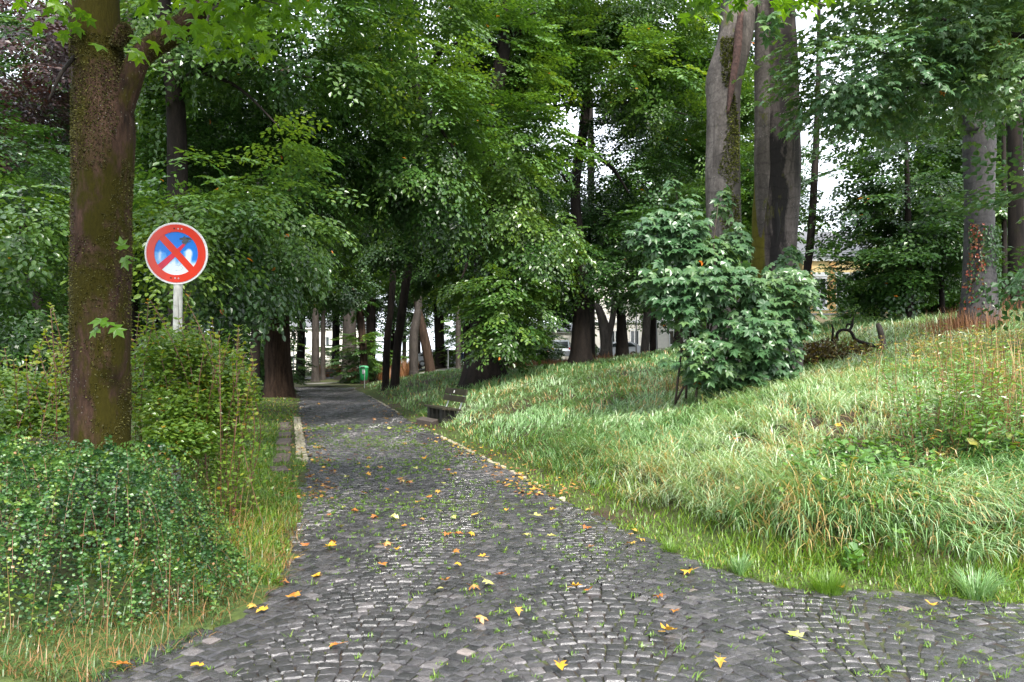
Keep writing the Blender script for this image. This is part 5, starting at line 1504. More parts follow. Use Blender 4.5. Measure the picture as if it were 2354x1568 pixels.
# ---------------------------------------------------------------- yellow-green bush behind the maple trunk
def shoot_bush(name, label, foot, shoots, leafsz, mat, seed, cat="shrub", step=.045, kind='oval', stem_m=None, droop=-.25, tint=.45, fill=None, rad=.006, bend=.12):
    """bush of single upright shoots; shoots: list of (tip xyz, foot xyz)"""
    r_ = rng_of(seed)
    root = empty(name, foot, label, cat)
    O, A, NN, TT, SA, SB = [], [], [], [], [], []
    for tip, ft_ in shoots:
        tip = np.array(tip); ft_ = np.array(ft_)
        L = np.linalg.norm(tip - ft_); m_ = max(5, int(L / step))
        t = np.linspace(0, 1, m_)[:, None]
        mid = (tip + ft_) / 2 + r_.normal(0, bend * L, 3) * [1, 1, .2]
        p = (1 - t) ** 2 * ft_ + 2 * t * (1 - t) * mid + t * t * tip
        SA.append(p[:-1]); SB.append(p[1:])
        lo = max(1, int(m_ * .12))
        for rep in range(3):
            q = p[lo:]; tg = norm(np.gradient(p, axis=0))[lo:]
            a = r_.uniform(0, 6.28, len(q))
            dirv = np.stack([np.cos(a), np.sin(a), r_.uniform(-.1, .5, len(q))], 1)
            sp = (.10 if rep else .0) * (1 - t[lo:, 0])[:, None] * r_.rand(len(q))[:, None] * 2.2
            O.append(q + dirv * sp); A.append(dirv + tg * .3); NN.append(np.tile([0, -.25, 1.0], (len(q), 1)) + r_.normal(0, .35, q.shape))
            TT.append(tint + .25 * t[lo:, 0] + .15 * noise3(q[:, 0] * 1.4, q[:, 1] * 1.4, q[:, 2], seed) + r_.normal(0, .10, len(q)))
    O, A, NN, TT = map(np.concatenate, (O, A, NN, TT))
    TT = np.where(r_.rand(len(TT)) < .012, .98, np.minimum(TT, .94))
    V, F, T = leaves_np(kind, O, A, NN, leafsz * r_.uniform(.6, 1.25, len(O)), TT)
    if fill is not None:
        n_, bl = fill
        B = np.array(bl)[r_.randint(0, len(bl), n_)]
        u = norm(r_.normal(0, 1, (n_, 3))) * (r_.rand(n_) ** .5)[:, None]
        c = B[:, :3] + u * B[:, 3:]
        tt = tint + .22 * noise3(c[:, 0] * 1.3, c[:, 1] * 1.3, c[:, 2] * 1.3, seed + 2) + r_.normal(0, .12, n_)
        tt = np.where(r_.rand(n_) < .01, .98, np.minimum(tt, .94))
        a = r_.uniform(0, 6.28, n_)
        V2, F2, T2 = leaves_np(kind, c, np.stack([np.cos(a), np.sin(a), r_.uniform(-.6, .2, n_)], 1), r_.normal(0, .4, (n_, 3)) + [0, -.3, 1], leafsz * r_.uniform(.6, 1.25, n_), tt)
        V, F, T = join([(V, F, T), (V2, F2, T2)])
    tag(part_world("foliage", V, F, mat, root, T), kind="stuff")
    V, F = ribbons(np.concatenate(SA), np.concatenate(SB), rad)
    tag(part_world("stems", V, F, stem_m or M_TWIG_RED, root), kind="stuff")
    print(name, "leaves", len(O))
    return root

rg = rng_of(620)
tips = []
TOP = [(300, 760), (320, 720), (345, 690), (365, 700), (390, 745), (410, 735), (438, 672), (455, 740), (470, 765), (488, 735), (505, 760), (528, 770), (547, 752), (560, 790), (575, 800), (582, 830), (560, 840), (540, 810), (330, 760), (352, 740), (415, 770), (440, 740), (500, 790), (520, 800), (590, 870), (575, 900), (550, 900), (310, 800), (380, 790), (430, 800), (470, 800)]
for X, y in TOP:
    for r_ in range(2):
        Y = rg.uniform(7.0, 8.8)
        tp = W(X + rg.normal(0, 8) * r_, y + abs(rg.normal(0, 22)) * r_, Y)
        fx_ = W(min(max(X * .75 + 110, 330), 520) + rg.normal(0, 40), 900, Y)
        tips.append((tp, (fx_[0], Y, 0)))
fillb = [E(300, 790, 470, 960, 7.8, .7), E(400, 780, 560, 960, 7.9, .7), E(300, 880, 520, 1020, 7.3, .4), E(480, 840, 595, 960, 8.0, .5), E(320, 750, 500, 860, 7.7, .5), E(430, 930, 560, 1010, 7.9, .4), E(330, 960, 500, 1060, 7.0, .3)]
shoot_bush("deciduous_bush", "yellow-green upright bush hiding the foot of the sign post", (-3.3, 7.8, 0), tips, .050, M_BUSH, 621, fill=(17000, fillb), tint=.60)
tips = []
for X, y in [(10, 800), (30, 830), (60, 820), (90, 790), (105, 760), (118, 700), (130, 780), (150, 790), (160, 770), (-30, 830), (-60, 800), (50, 860), (0, 880), (140, 840)]:
    for r_ in range(2):
        Y = rg.uniform(6.9, 8.4)
        tp = W(X + rg.normal(0, 8) * r_, y + abs(rg.normal(0, 22)) * r_, Y)
        fx_ = W(min(X, 100) + rg.normal(0, 25), 1000, Y)
        tips.append((tp, (fx_[0], Y, 0)))
shoot_bush("deciduous_bush", "yellowing leafy bush left of the mossy trunk at the picture edge", (-5.4, 8.3, 0), tips, .052, M_BUSH, 622, fill=(6500, [E(-80, 840, 90, 960, 8.2, .5), E(40, 850, 170, 980, 8.0, .5), E(-100, 910, 165, 1010, 7.6, .5)]), tint=.55)

# ---------------------------------------------------------------- herbs on the bank
def on_ground(X, y, guess=8.0):
    """ground point seen at (X, y)"""
    Ys = np.linspace(4.2, 60, 2400)
    xs = (X - CX) / FX * Ys; zs = H(xs, Ys)
    ys = HY - (zs - CAM_Z) * FX / Ys
    k = np.where(ys <= y)[0]
    k = k[0] if len(k) else len(Ys) - 1
    return xs[k], Ys[k], zs[k]

def herb(name, label, X, y, w, h, n, leafsz, mat, seed, kind='oval', tint=.5, group=None, cat="plant", step=.05, fill=0):
    gx_, gy_, gz_ = on_ground(X, y)
    r_ = rng_of(seed)
    sh = []
    for i in range(n):
        fx_, fy_ = gx_ + r_.normal(0, w * .35), gy_ + r_.normal(0, w * .25)
        fz = H1(fx_, fy_) - .02
        sh.append(((fx_ + r_.normal(0, .10), fy_ + r_.normal(0, .08) - .05, fz + h * r_.uniform(.55, 1.1)), (fx_, fy_, fz)))
    o = shoot_bush(name, label, (gx_, gy_, gz_), sh, leafsz, mat, seed, cat, step, kind, M_TWIG_RED if kind == 'lance' else M_TWIG, tint=tint, fill=(fill, [(gx_, gy_, gz_ + h * .35, w * .5, w * .35, h * .35)]) if fill else None, rad=.0035, bend=.05)
    if group: o["group"] = group
    return o
herb("nettle_patch", "pale green nettles standing in the long grass above the broad-leaved plant", 2080, 1160, 1.0, .26, 60, .062, M_HERB, 630, 'oval', .62, cat="nettles")
herb("herb_patch", "low lobed herbs in front of the dry stalks", 2010, 1085, 1.1, .24, 60, .065, M_HERB, 631, 'maple_s', .35, cat="herbs")
herb("herb_patch", "small dark herbs with yellow leaves at the left end of the weeds", 1870, 1065, .9, .18, 40, .05, M_HERB, 632, 'oval', .35, cat="herbs")
herb("willowherb_plant", "leafy dark-stemmed weeds before the dry stalks, left clump", 2170, 1050, .55, .85, 26, .075, M_HERB, 633, 'lance', .45, cat="weeds")
herb("willowherb_plant", "leafy dark-stemmed weeds before the dry stalks, right clump", 2280, 1040, .9, .75, 34, .075, M_HERB, 634, 'lance', .50, cat="weeds")
herb("herb_patch", "broad maple-like seedlings at the right edge below the dry stalks", 2310, 1060, .7, .30, 24, .10, M_HERB, 635, 'maple_s', .55, cat="herbs")
herb("goldenrod_plant", "yellow-tipped weeds near the crest at the right", 2200, 830, 2.4, .55, 90, .055, M_HERB, 636, 'lance', .72, cat="weeds")
herb("goldenrod_plant", "pale green weeds on the slope below the ivy beech", 2290, 900, 2.0, .7, 90, .055, M_HERB, 637, 'lance', .68, cat="weeds")
herb("goldenrod_plant", "leafy weeds standing among the dry stalks at the right edge", 2320, 980, 1.6, .8, 70, .06, M_HERB, 638, 'lance', .60, cat="weeds")
herb("bramble_shoot", "yellow-green seedlings behind the maple sapling's right side", 1850, 745, 1.2, .6, 30, .09, M_BUSH, 639, 'oval', .55, cat="seedlings")
# broad-leaved rosette
bx_, by_, bz_ = on_ground(1962, 1318)
rs = empty("broad_leaved_plant", (bx_, by_, bz_), "rosette of broad round leaves under the bank edge", "plant")
r_ = rng_of(640)
Tm, Fm = LT['round']
for i in range(13):
    a = i * 2.4; el = .25 + .06 * i
    V, F, T = leaves_np('round', np.array([[.02 * math.cos(a), .02 * math.sin(a), .03 + .012 * i]]), np.array([[math.cos(a) * math.cos(el), math.sin(a) * math.cos(el), math.sin(el)]]), np.array([[0, -.3, 1.0]]), .075, np.array([.55 + .1 * r_.randn()]))
    obj("leaf", mesh_np("leaf", V, F, T), M_HERB, rs)

# dry standing stalks
def stalks(name, label, n, x, y, h0, h1, w, seed, tint0=0.0, tint1=1.0):
    r_ = rng_of(seed)
    V, F, T = blades(x, y, r_.uniform(h0, h1, len(x)), w * (1 + .0 * x), r_.uniform(0, 6.28, len(x)), r_.uniform(0, .25, len(x)), r_.uniform(0, .5, len(x)), 3, seed, r_.uniform(tint0, tint1, len(x)), -.02)
    return tag(obj(name, mesh_np(name, V, F, T), M_DRY), label, "dry stalks", kind="stuff")
rg = rng_of(650)
gx_, gy_, _ = on_ground(2300, 980)
n = 280
x = gx_ + rg.normal(.30, .45, n); y = gy_ + rg.normal(0, .8, n)
stalks("dry_stalks", "tall orange dry stalks standing on the slope at the right edge", n, x, y, .5, 1.25, .009, 651, .2, 1)
x = []; y = []
for X, Y, s, n in ((2190, 17.2, .30, 260), (2250, 16.9, .35, 300), (2335, 18.6, .4, 200), (2200, 18.5, .5, 200)):
    x.append((X - CX) / FX * Y + rg.normal(0, s, n)); y.append(Y + rg.normal(0, .35, n))
stalks("dry_grass", "rust-coloured dead grass around the foot of the ivy beech", 0, np.concatenate(x), np.concatenate(y), .2, .62, .012, 652, 0, .6)
x = []; y = []
for X0, X1, Y, n in ((1120, 1330, 36, 1500), (1340, 1480, 35, 900), (1440, 1560, 36, 900), (1150, 1300, 40, 800), (1540, 1700, 37, 500)):
    Xs = rg.uniform(X0, X1, n); Ys = Y + rg.uniform(-2, 4, n)
    x.append((Xs - CX) / FX * Ys); y.append(Ys)
stalks("dry_grass", "band of orange dead grass along the crest before the parked cars", 0, np.concatenate(x), np.concatenate(y), .2, .50, .035, 653, 0, .6)
x = []; y = []
for X0, X1, Y, n in ((725, 800, 78, 900), (870, 960, 56, 700), (800, 880, 58, 400)):
    Xs = rg.uniform(X0, X1, n); Ys = Y + rg.uniform(-1, 3, n)
    x.append((Xs - CX) / FX * Ys); y.append(Ys)
stalks("dry_grass", "orange dead grass behind the far bench and the slender trunks", 0, np.concatenate(x), np.concatenate(y), .5, 1.5, .07, 654, 0, .6)
x = []; y = []
for X, y0, s, n in ((1800, 850, .35, 60), (1560, 905, .3, 60), (1500, 910, .2, 30)):
    a = on_ground(X, y0); x.append(a[0] + rg.normal(0, s, n)); y.append(a[1] + rg.normal(0, .2, n))
stalks("dry_stalks", "thin rusty stalks at the foot of the maple sapling", 0, np.concatenate(x), np.concatenate(y), .2, .6, .008, 655, 0, .5)

# ---------------------------------------------------------------- leaf litter
n = 11000
x, y = sample_wedge(n, 9, 60, -.42, .35, rg)
d = bank_d(x, y); dl = xl(y) - x
lit = noise3(x * .35, y * .35, 0, 660)
edge = (np.abs(d) < .45) | (np.abs(dl) < .4)
k = (edge & (rg.rand(n) < .35)) | ((d > .3) & (y > 21) & (lit > .05) & (rg.rand(n) < .8)) | ((dl > 0) & (dl < 4) & (y > 20) & (rg.rand(n) < .4)) | ((d < 0) & (dl < 0) & (y > 20) & (rg.rand(n) < .10))
x, y = x[k], y[k]; n = len(x)
z = np.maximum(H(x, y), 0) + .035 + .03 * (bank_d(x, y) > .4)
a = rg.uniform(0, 6.28, n)
V, F, T = leaves_np('oval', np.stack([x, y, z], 1), np.stack([np.cos(a), np.sin(a), rg.normal(0, .2, n)], 1), rg.normal(0, .25, (n, 3)) + [0, 0, 1], .05 + .0012 * y, rg.rand(n))
tag(obj("leaf_litter", mesh_np("leaf_litter", V, F, T), M_LITTER), "brown and orange fallen leaves strewn along the path edges and under trees", "leaf litter", kind="stuff")
# ---------------------------------------------------------------- flat prism helper (outline in x,z; thickness along y)
def prism(pts, y0, y1):
    n = len(pts)
    V = [(x, y0, z) for x, z in pts] + [(x, y1, z) for x, z in pts]
    me = bpy.data.meshes.new("prism")
    me.from_pydata(V, [], [tuple(range(n - 1, -1, -1)), tuple(range(n, 2 * n))] + [(k, (k + 1) % n, n + (k + 1) % n, n + k) for k in range(n)])
    me.update()
    return me
def ring(r0, r1, y0, y1, n=72):
    V, F = [], []
    for k in range(n):
        a = 2 * math.pi * k / n; c, s = math.cos(a), math.sin(a)
        V += [(r0 * c, y0, r0 * s), (r1 * c, y0, r1 * s), (r1 * c, y1, r1 * s), (r0 * c, y1, r0 * s)]
    for k in range(n):
        a, b = k * 4, ((k + 1) % n) * 4
        for q in range(4):
            F.append((a + q, a + (q + 1) % 4, b + (q + 1) % 4, b + q))
    return mesh_np("ring", np.array(V), np.array(F))
def disc(r, y0, y1, n=64):
    return prism([(r * math.cos(2 * math.pi * k / n), r * math.sin(2 * math.pi * k / n)) for k in range(n)], y0, y1)

# ---------------------------------------------------------------- no-stopping sign
sc_ = W(399.5, 583, 7.7)
sg = empty("no_stopping_sign", (sc_[0], sc_[1], 0), "faded round blue and red no-stopping sign on a white post", "traffic sign")
post = obj("post", mesh_np("post", *tube(np.array([(0, .05, -.2), (.005, .05, 1.2), (.03, .05, sc_[2] + .25)]), [.042, .042, .042], 16, 18, .0, 1, 1), smooth=True), None, sg)
post.data.materials.append(plain("weathered_white_post", (0.46, 0.45, 0.41), .5, var=.35, scale=7))
pl = obj("sign_plate", disc(.300, -.002, .004), M_WHITE, sg, (.025, 0, sc_[2]), (R(2), R(1.5), R(3)))
obj("rim", ring(.294, .302, -.008, .012), M_WHITE, pl)
obj("blue_field", disc(.216, -.005, -.0025), M_BLUE, pl)
def bar(ax, az, bx, bz, wa, wb):
    dx, dz = bx - ax, bz - az; l = math.hypot(dx, dz); nx_, nz_ = -dz / l, dx / l
    return [(ax - nx_ * wa / 2, az - nz_ * wa / 2), (bx - nx_ * wb / 2, bz - nz_ * wb / 2), (bx + nx_ * wb / 2, bz + nz_ * wb / 2), (ax + nx_ * wa / 2, az + nz_ * wa / 2)]
obj("red_bar", prism(bar(-.148, .164, .150, -.152, .066, .066), -.0085, -.0055), M_RED, pl)
tag(obj("red_bar", prism(bar(-.158, -.142, .004, .012, .062, .046), -.0075, -.0055), M_FADED_RED, pl), "faded crimson bar, lower left half")
tag(obj("red_bar", prism(bar(.002, .010, .080, .096, .044, .024), -.0077, -.0055), M_FADED_RED, pl), "faded narrow bar running into the burnt smudge")
obj("red_ring", ring(.211, .284, -.0105, -.0028), M_RED, pl)
r_ = rng_of(700)
sm = [(.095 + (.045 + .022 * math.sin(5 * a) + .008 * r_.randn()) * math.cos(a), .135 + (.030 + .012 * math.sin(3 * a + 1) + .006 * r_.randn()) * math.sin(a)) for a in np.linspace(0, 2 * math.pi, 30, endpoint=False)]
tag(obj("smudge", prism(sm, -.0088, -.0080), M_SMUDGE, pl), "dark burnt smudge at the upper right of the sign")
for x, z, mm in ((-.020, .243, M_TYRE), (.018, .241, M_STEEL), (.052, .240, M_STEEL), (-.045, -.240, M_TYRE), (-.005, -.242, M_STEEL), (.028, -.243, M_STEEL)):
    b = obj("bolt", disc(.0075, -.0145, -.0105, 12), mm, pl, (x, 0, z))
for x0, z0, x1, z1 in ((-.01, -.115, .045, -.120), (.045, -.120, .068, -.142), (.068, -.142, .045, -.165), (-.012, -.165, .035, -.162)):
    obj("crack", prism(bar(x0, z0, x1, z1, .0015, .0015), -.0058, -.0052), M_TYRE, pl)
vine = tube(np.array([(.045, .0, 1.2), (.05, .0, 1.9), (.04, -.0, 2.25)]), [.003, .0025, .0015], 14, 5, .1, 3, 5)
vn = empty("climbing_vine", (sc_[0], sc_[1], 0), "thin bare vine climbing the white sign post", "vine")
obj("stem", mesh_np("stem", *vine), M_TWIG, vn)
for k in range(9):
    z = 1.35 + k * .1
    V, F = ribbons(np.array([[.045, 0, z]]), np.array([[-.03 + .01 * (k % 3), -.01, z + .015 * (-1) ** k]]), .0012)
    obj("tendril", mesh_np("tendril", V, F), M_TWIG, vn)

# ---------------------------------------------------------------- benches
def bench(loc, rz, label, scale=1.0, sticker=True, group="park benches"):
    b = empty("park_bench", loc, label, "bench", group, rz)
    b.scale = (scale,) * 3
    for k in range(4):
        bevel_box("seat_plank", (1.62, .098, .045), .006, M_PLANK, b, (0, -.18 + k * .112, .425 - .010 * k), (R(-4), 0, 0), 1)
    for z, y in ((.62, .285), (.775, .325)):
        o = bevel_box("backrest_plank", (1.62, .04, .135), .006, M_PLANK, b, (0, y, z), (R(-15), 0, 0), 1)
    if sticker:
        obj("sticker", disc(.001, 0, .001, 4), None, b) if False else bevel_box("sticker", (.07, .002, .06), .0005, M_STICKER, b, (-.05, .3005, .775), (R(-15), R(8), 0), 1)
    for s in (-1, 1):
        bevel_box("support", (.20, .34, .46), .012, M_CONC if s > 0 else M_CONC, b, (s * .52, -.02, .17), (0, 0, 0), 1)
        V, F = tube(np.array([(0, .16, .30), (0, .24, .42), (0, .29, .56), (0, .36, .80)]), [.018] * 4, 12, 8, 0, 1, 1)
        obj("bracket", mesh_np("bracket", V, F), M_STEEL, b, (s * .52, .02, 0))
    return b
bench((-1.82, 20.45, -.05), R(-68.8), "dark wooden bench with a white sticker, set into the bank beside the path", 1.14)
tx, ty = (752 - CX) / FX * 76, 76
bench((tx, ty, H1(tx, ty)), R(-28), "small distant bench in front of orange dead grass at the bend", 1.0)
bx_, by_, _ = on_ground(985, 980)
stn = bevel_box("concrete_block", (.52, .26, .20), .02, M_CONC_L, None, (bx_ - .05, by_ + .15, .08), (R(10), R(6), R(-32)), 2)
tag(stn, "tilted weathered concrete block lying at the near foot of the bench", "concrete block")
tx, ty = (777 - CX) / FX * 66, 66
tb = obj("planter_tub", mesh_np("planter_tub", *box_vf((0, 0, .28), (.58, .5, .56), taper=1.28)), M_CONC, None, (tx, ty, H1(tx, ty)))
tag(tb, "dark square tub standing on the grass right of the far bench", "planter")

# ---------------------------------------------------------------- litter bins
def litter_bin(loc, label, rz=0):
    b = empty("litter_bin", loc, label, "litter bin", "green litter bins", rz)
    prof = [(.0, .42), (.17, .42), (.205, .47), (.235, .75), (.245, 1.10), (.245, 1.14)]
    V, F = lathe(prof, 24); V[:, 0] *= 1.05
    obj("body", mesh_np("body", V, F, smooth=True), M_GREEN, b)
    V, F = lathe([(.262, 1.13), (.268, 1.17), (.235, 1.24), (.16, 1.275), (0, 1.285)], 24); V[:, 0] *= 1.05
    obj("lid", mesh_np("lid", V, F, smooth=True), M_GREEN_LID, b)
    bevel_box("opening", (.24, .02, .075), .008, M_TYRE, b, (-.02, -.262, 1.185), (R(-25), 0, 0), 1)
    V, F = tube(np.array([(.10, -.285, -.3), (.10, -.285, 1.02)]), [.022, .022], 6, 10, 0, 1, 1)
    obj("post", mesh_np("post", V, F, smooth=True), M_STEEL, b)
    bevel_box("bracket", (.16, .03, .26), .006, M_STEEL, b, (.04, -.262, .93), (0, 0, 0), 1)
    return b
tx, ty = (836 - CX) / FX * 45, 45.0
litter_bin((tx, ty, H1(tx, ty) + .02), "green litter bin on a steel post, standing by the path corner")
tx, ty = (725 - CX) / FX * 84, 84
litter_bin((tx, ty, H1(tx, ty)), "distant green litter bin half hidden behind a grey trunk", .4)

# ---------------------------------------------------------------- broken branches on the slope
gx_, gy_, gz_ = on_ground(2020, 822)
Yb = gy_
pile = empty("fallen_branch", (gx_, gy_, gz_), "broken mossy branch with withered brown leaves lying on the slope", "branch")
m_ = FX / Yb
def br(pts, name="limb", m=M_BARK_GREY, s=1.0):
    P = [(*W(p[0], p[1], Yb + (p[3] if len(p) > 3 else 0)), p[2] * s / m_) for p in pts]
    V, F = tube(np.array([q[:3] for q in P]), [q[3] for q in P], len(P) * 6, 10, .16, 6, int(pts[0][0]), True)
    return part_world(name, V, F, m, pile, None, True)
br([(1925, 784, 3), (1923, 769, 3.2), (1933, 759, 3.2), (1951, 760, 3.4), (1960, 771, 3.5), (1967, 781, 3.6), (1999, 793, 4), (2026, 799, 4.5)], m=M_BARK_DARK)
br([(1951, 761, 3.4), (1958, 749, 3.2), (1959, 740, 2.6), (1962, 727, 1.4)], m=M_BARK_DARK)
br([(1957, 748, 2), (1948, 745, 2.4), (1944, 755, 1.6)], m=M_BARK_DARK)
br([(2017, 743, 3.5), (2020, 752, 6.5), (2025, 768, 7.0), (2028, 786, 7.0), (2032, 803, 7.8)], m=bark("broken_mossy_bark", (0.018, 0.014, 0.012), (0.11, 0.09, 0.08), (0.06, 0.065, 0.01), .52, .60, zs=1.0, scale=9))
br([(2022, 790, 5), (2020, 804, 4.5), (2018, 822, 4)])
br([(2021, 808, 1.6), (2048, 813, 1.5), (2078, 822, 1.4), (2105, 823, 1.6), (2109, 838, 1.0)], "twig", M_BARK_DARK)
br([(2085, 822, 1.2), (2060, 825, 1.0), (2035, 828, .7), (2018, 832, .5)], "twig", M_BARK_DARK)
br([(2076, 823, 1.2), (2070, 833, .9), (2065, 838, .7)], "twig", M_BARK_DARK)
br([(1911, 745, 1.6), (1914, 758, 2.6), (1912, 785, 3)], m=M_BARK_DARK)
br([(1862, 842, 1.4), (1888, 815, 1.6), (1925, 815, 1.4), (1955, 804, 1.0)], "twig", M_BARK_SMOOTH)
br([(1885, 812, 1.2), (1905, 822, 1.0), (1912, 840, .8)], "twig", M_BARK_SMOOTH)
rg = rng_of(710)
org, ax, nr = [], [], []
bl = [E(1800, 785, 1930, 855, Yb + .1, .45), E(1840, 770, 1990, 850, Yb, .45), E(1940, 790, 2010, 835, Yb, .3)]
n = 3800
B = np.array(bl)[rg.randint(0, 3, n)]; u = norm(rg.normal(0, 1, (n, 3))) * (rg.rand(n) ** .45)[:, None]
c = B[:, :3] + u * B[:, 3:]
k = c[:, 2] > H(c[:, 0], c[:, 1]) + .01; c = c[k]; n = len(c)
V, F, T = leaves_np('oval', c, rg.normal(0, .5, (n, 3)) + [0, 0, -.9], rg.normal(0, 1, (n, 3)), .075 * rg.uniform(.6, 1.2, n), np.clip(.35 + .25 * rg.randn(n) + .45 * sstep(c[:, 2].mean() - .1, c[:, 2].mean() + .4, c[:, 2]) * (c[:, 0] > c[:, 0].mean()), 0, 1))
tag(part_world("withered_leaves", V, F, M_WITHER, pile, T), kind="stuff")
A_ = c[::14]; V, F = ribbons(A_, A_ + rg.normal(0, .18, A_.shape) + [0, 0, -.05], .005)
tag(part_world("twigs", V, F, M_BARK_DARK, pile), kind="stuff")

# ---------------------------------------------------------------- parked cars
def car(loc, rz, paint, label, kind="estate"):
    c = empty("parked_car", loc, label, "car", "cars parked behind the park", rz)
    hgt = 1.48 if kind != "van" else 1.72
    if kind == "van":
        prof = [(-2.0, .32), (-2.08, .75), (-1.95, 1.0), (-1.85, hgt - .06), (-1.6, hgt), (.4, hgt), (.9, hgt - .1), (1.45, 1.05), (2.05, .88), (2.15, .55), (2.1, .32)]
    else:
        prof = [(-2.15, .32), (-2.22, .62), (-2.12, .92), (-1.75, 1.22), (-1.2, hgt - .04), (-.3, hgt), (.45, hgt - .08), (1.15, 1.02), (1.95, .86), (2.2, .60), (2.18, .32)]
    n = len(prof)
    V = []
    for s in (-1, -.93, .93, 1):
        for x, z in prof:
            top = sstep(.85, hgt, z)
            yy = s * (.86 - .17 * float(top))
            V.append((x * (1 if abs(s) < .95 else .985), yy, z - (.02 if abs(s) > .95 else 0)))
    V = np.array(V)
    F = []
    for a in range(3):
        for k in range(n):
            k2 = (k + 1) % n
            F.append((a * n + k, a * n + k2, (a + 1) * n + k2, (a + 1) * n + k))
    me = bpy.data.meshes.new("body")
    me.from_pydata(V.tolist(), [], F + [tuple(range(n - 1, -1, -1)), tuple(range(3 * n, 4 * n))]); me.update()
    obj("body", me, paint, c)
    for s in (-1, 1):
        if kind == "van":
            wins = [[(-1.75, 1.08), (-1.68, hgt - .14), (-.5, hgt - .12), (-.5, 1.05)], [(-.42, 1.05), (-.42, hgt - .12), (.38, hgt - .13), (1.15, 1.05)]]
        else:
            wins = [[(-1.62, 1.02), (-1.2, hgt - .16), (-.42, hgt - .11), (-.42, .98)], [(-.34, .98), (-.34, hgt - .11), (.38, hgt - .16), (.98, 1.0)]]
        for wq in wins:
            V = []
            for x, z in wq:
                t = float(sstep(.85, hgt, z)); y = s * (.86 - .17 * t + .008)
                V.append((x, y, z))
            me = bpy.data.meshes.new("window"); me.from_pydata(V, [], [(0, 1, 2, 3)]); me.update()
            w = obj("window", me, M_GLASS_DK, c)
            so = w.modifiers.new("thickness", 'SOLIDIFY'); so.thickness = .012
        for x in (-1.35, 1.35):
            V, F = lathe([(.18, -.1), (.30, -.1), (.32, -.06), (.32, .06), (.30, .1), (.18, .1)], 20)
            tq = obj("tyre", mesh_np("tyre", V, F), M_TYRE, None) ; tq.parent = c
            tq.location = (x, s * .76, .32); tq.rotation_euler = (R(90), 0, 0)
            V, F = lathe([(0, -.07), (.19, -.09), (.19, .09), (0, .07)], 16)
            obj("rim", mesh_np("rim", V, F), M_STEEL, tq)
        bevel_box("headlight", (.12, .34, .14), .02, M_LAMP_W, c, (2.1 if kind != "van" else 2.04, s * .62, .74), (0, 0, 0), 1)
        bevel_box("tail_light", (.08, .14, .34), .02, M_LAMP_R, c, (-2.10 if kind != "van" else -1.98, s * .74, .88), (0, 0, 0), 1)
    if kind == "van":
        me = bpy.data.meshes.new("rear_window"); me.from_pydata([(-1.985, -.66, 1.02), (-1.985, .66, 1.02), (-1.90, .58, hgt - .15), (-1.90, -.58, hgt - .15)], [], [(0, 1, 2, 3)])
        V = [(-.02, 0, 0)]
    else:
        me = bpy.data.meshes.new("rear_window"); me.from_pydata([(-2.0, -.62, 1.04), (-2.0, .62, 1.04), (-1.35, .56, hgt - .08), (-1.35, -.56, hgt - .08)], [], [(0, 1, 2, 3)])
    w = obj("rear_window", me, M_GLASS_DK, c); so = w.modifiers.new("thickness", 'SOLIDIFY'); so.thickness = .03; so.offset = 0
    me = bpy.data.meshes.new("windscreen"); me.from_pydata([(.52, -.60, hgt - .12), (.52, .60, hgt - .12), (1.13, .70, 1.06), (1.13, -.70, 1.06)], [], [(0, 1, 2, 3)])
    w = obj("windscreen", me, M_GLASS_DK, c); so = w.modifiers.new("thickness", 'SOLIDIFY'); so.thickness = .05; so.offset = 0
    return c
for X, Y, rz, paint, lab, kd in ((1416, 68, R(180), M_CARW, "white estate car parked left of the black trunk on the crest", "estate"),
                                 (1291, 70, R(84), M_CARS, "silver hatchback seen from behind, left of the tall black trunk", "van"),
                                 (1205, 72, R(172), M_CARS, "silver car mostly hidden by orange dead grass", "estate"),
                                 (1003, 74, R(8), M_CARW, "white car between the grey trunks beyond the slender pair", "estate"),
                                 (1042, 76, R(3), M_CARB, "dark blue car behind the white post", "estate")):
    x = (X - CX) / FX * Y
    car((x, Y, H1(x, Y) + .06), rz, paint, lab, kd)

# ---------------------------------------------------------------- houses
def wall_box(name, root, c, s, m):
    V, F = box_vf(c, s)
    return obj(name, mesh_np(name, V, F), m, root)
def window(root, x, z, w, h, y, m_frame=M_FRAME, sill=True):
    f = obj("window", mesh_np("window", *join([box_vf((0, 0, h / 2 - .06), (w, .10, .12)), box_vf((0, 0, -h / 2 + .06), (w, .10, .12)), box_vf((-w / 2 + .06, 0, 0), (.12, .10, h - .24)), box_vf((w / 2 - .06, 0, 0), (.12, .10, h - .24)), box_vf((0, 0, 0), (.09, .08, h - .24))])[:2]), m_frame, root, (x, y - .03, z))
    obj("pane", mesh_np("pane", *box_vf((0, .02, 0), (w - .24, .02, h - .24))), M_GLASS_DK, f)
    if sill:
        obj("sill", mesh_np("sill", *box_vf((0, -.06, -h / 2 - .07), (w + .2, .22, .08))), m_frame, f)
    return f
def gable_roof(root, w, d, z, rise, over=.4, m=M_ROOF):
    a, b = w / 2 + over, d / 2 + over
    V = [(-a, -b, z), (a, -b, z), (a, b, z), (-a, b, z), (-a + 1.2, 0, z + rise), (a - 1.2, 0, z + rise)]
    me = bpy.data.meshes.new("roof")
    me.from_pydata(V, [], [(0, 1, 5, 4), (2, 3, 4, 5), (1, 2, 5), (3, 0, 4), (3, 2, 1, 0)]); me.update()
    return obj("roof", me, m, root)
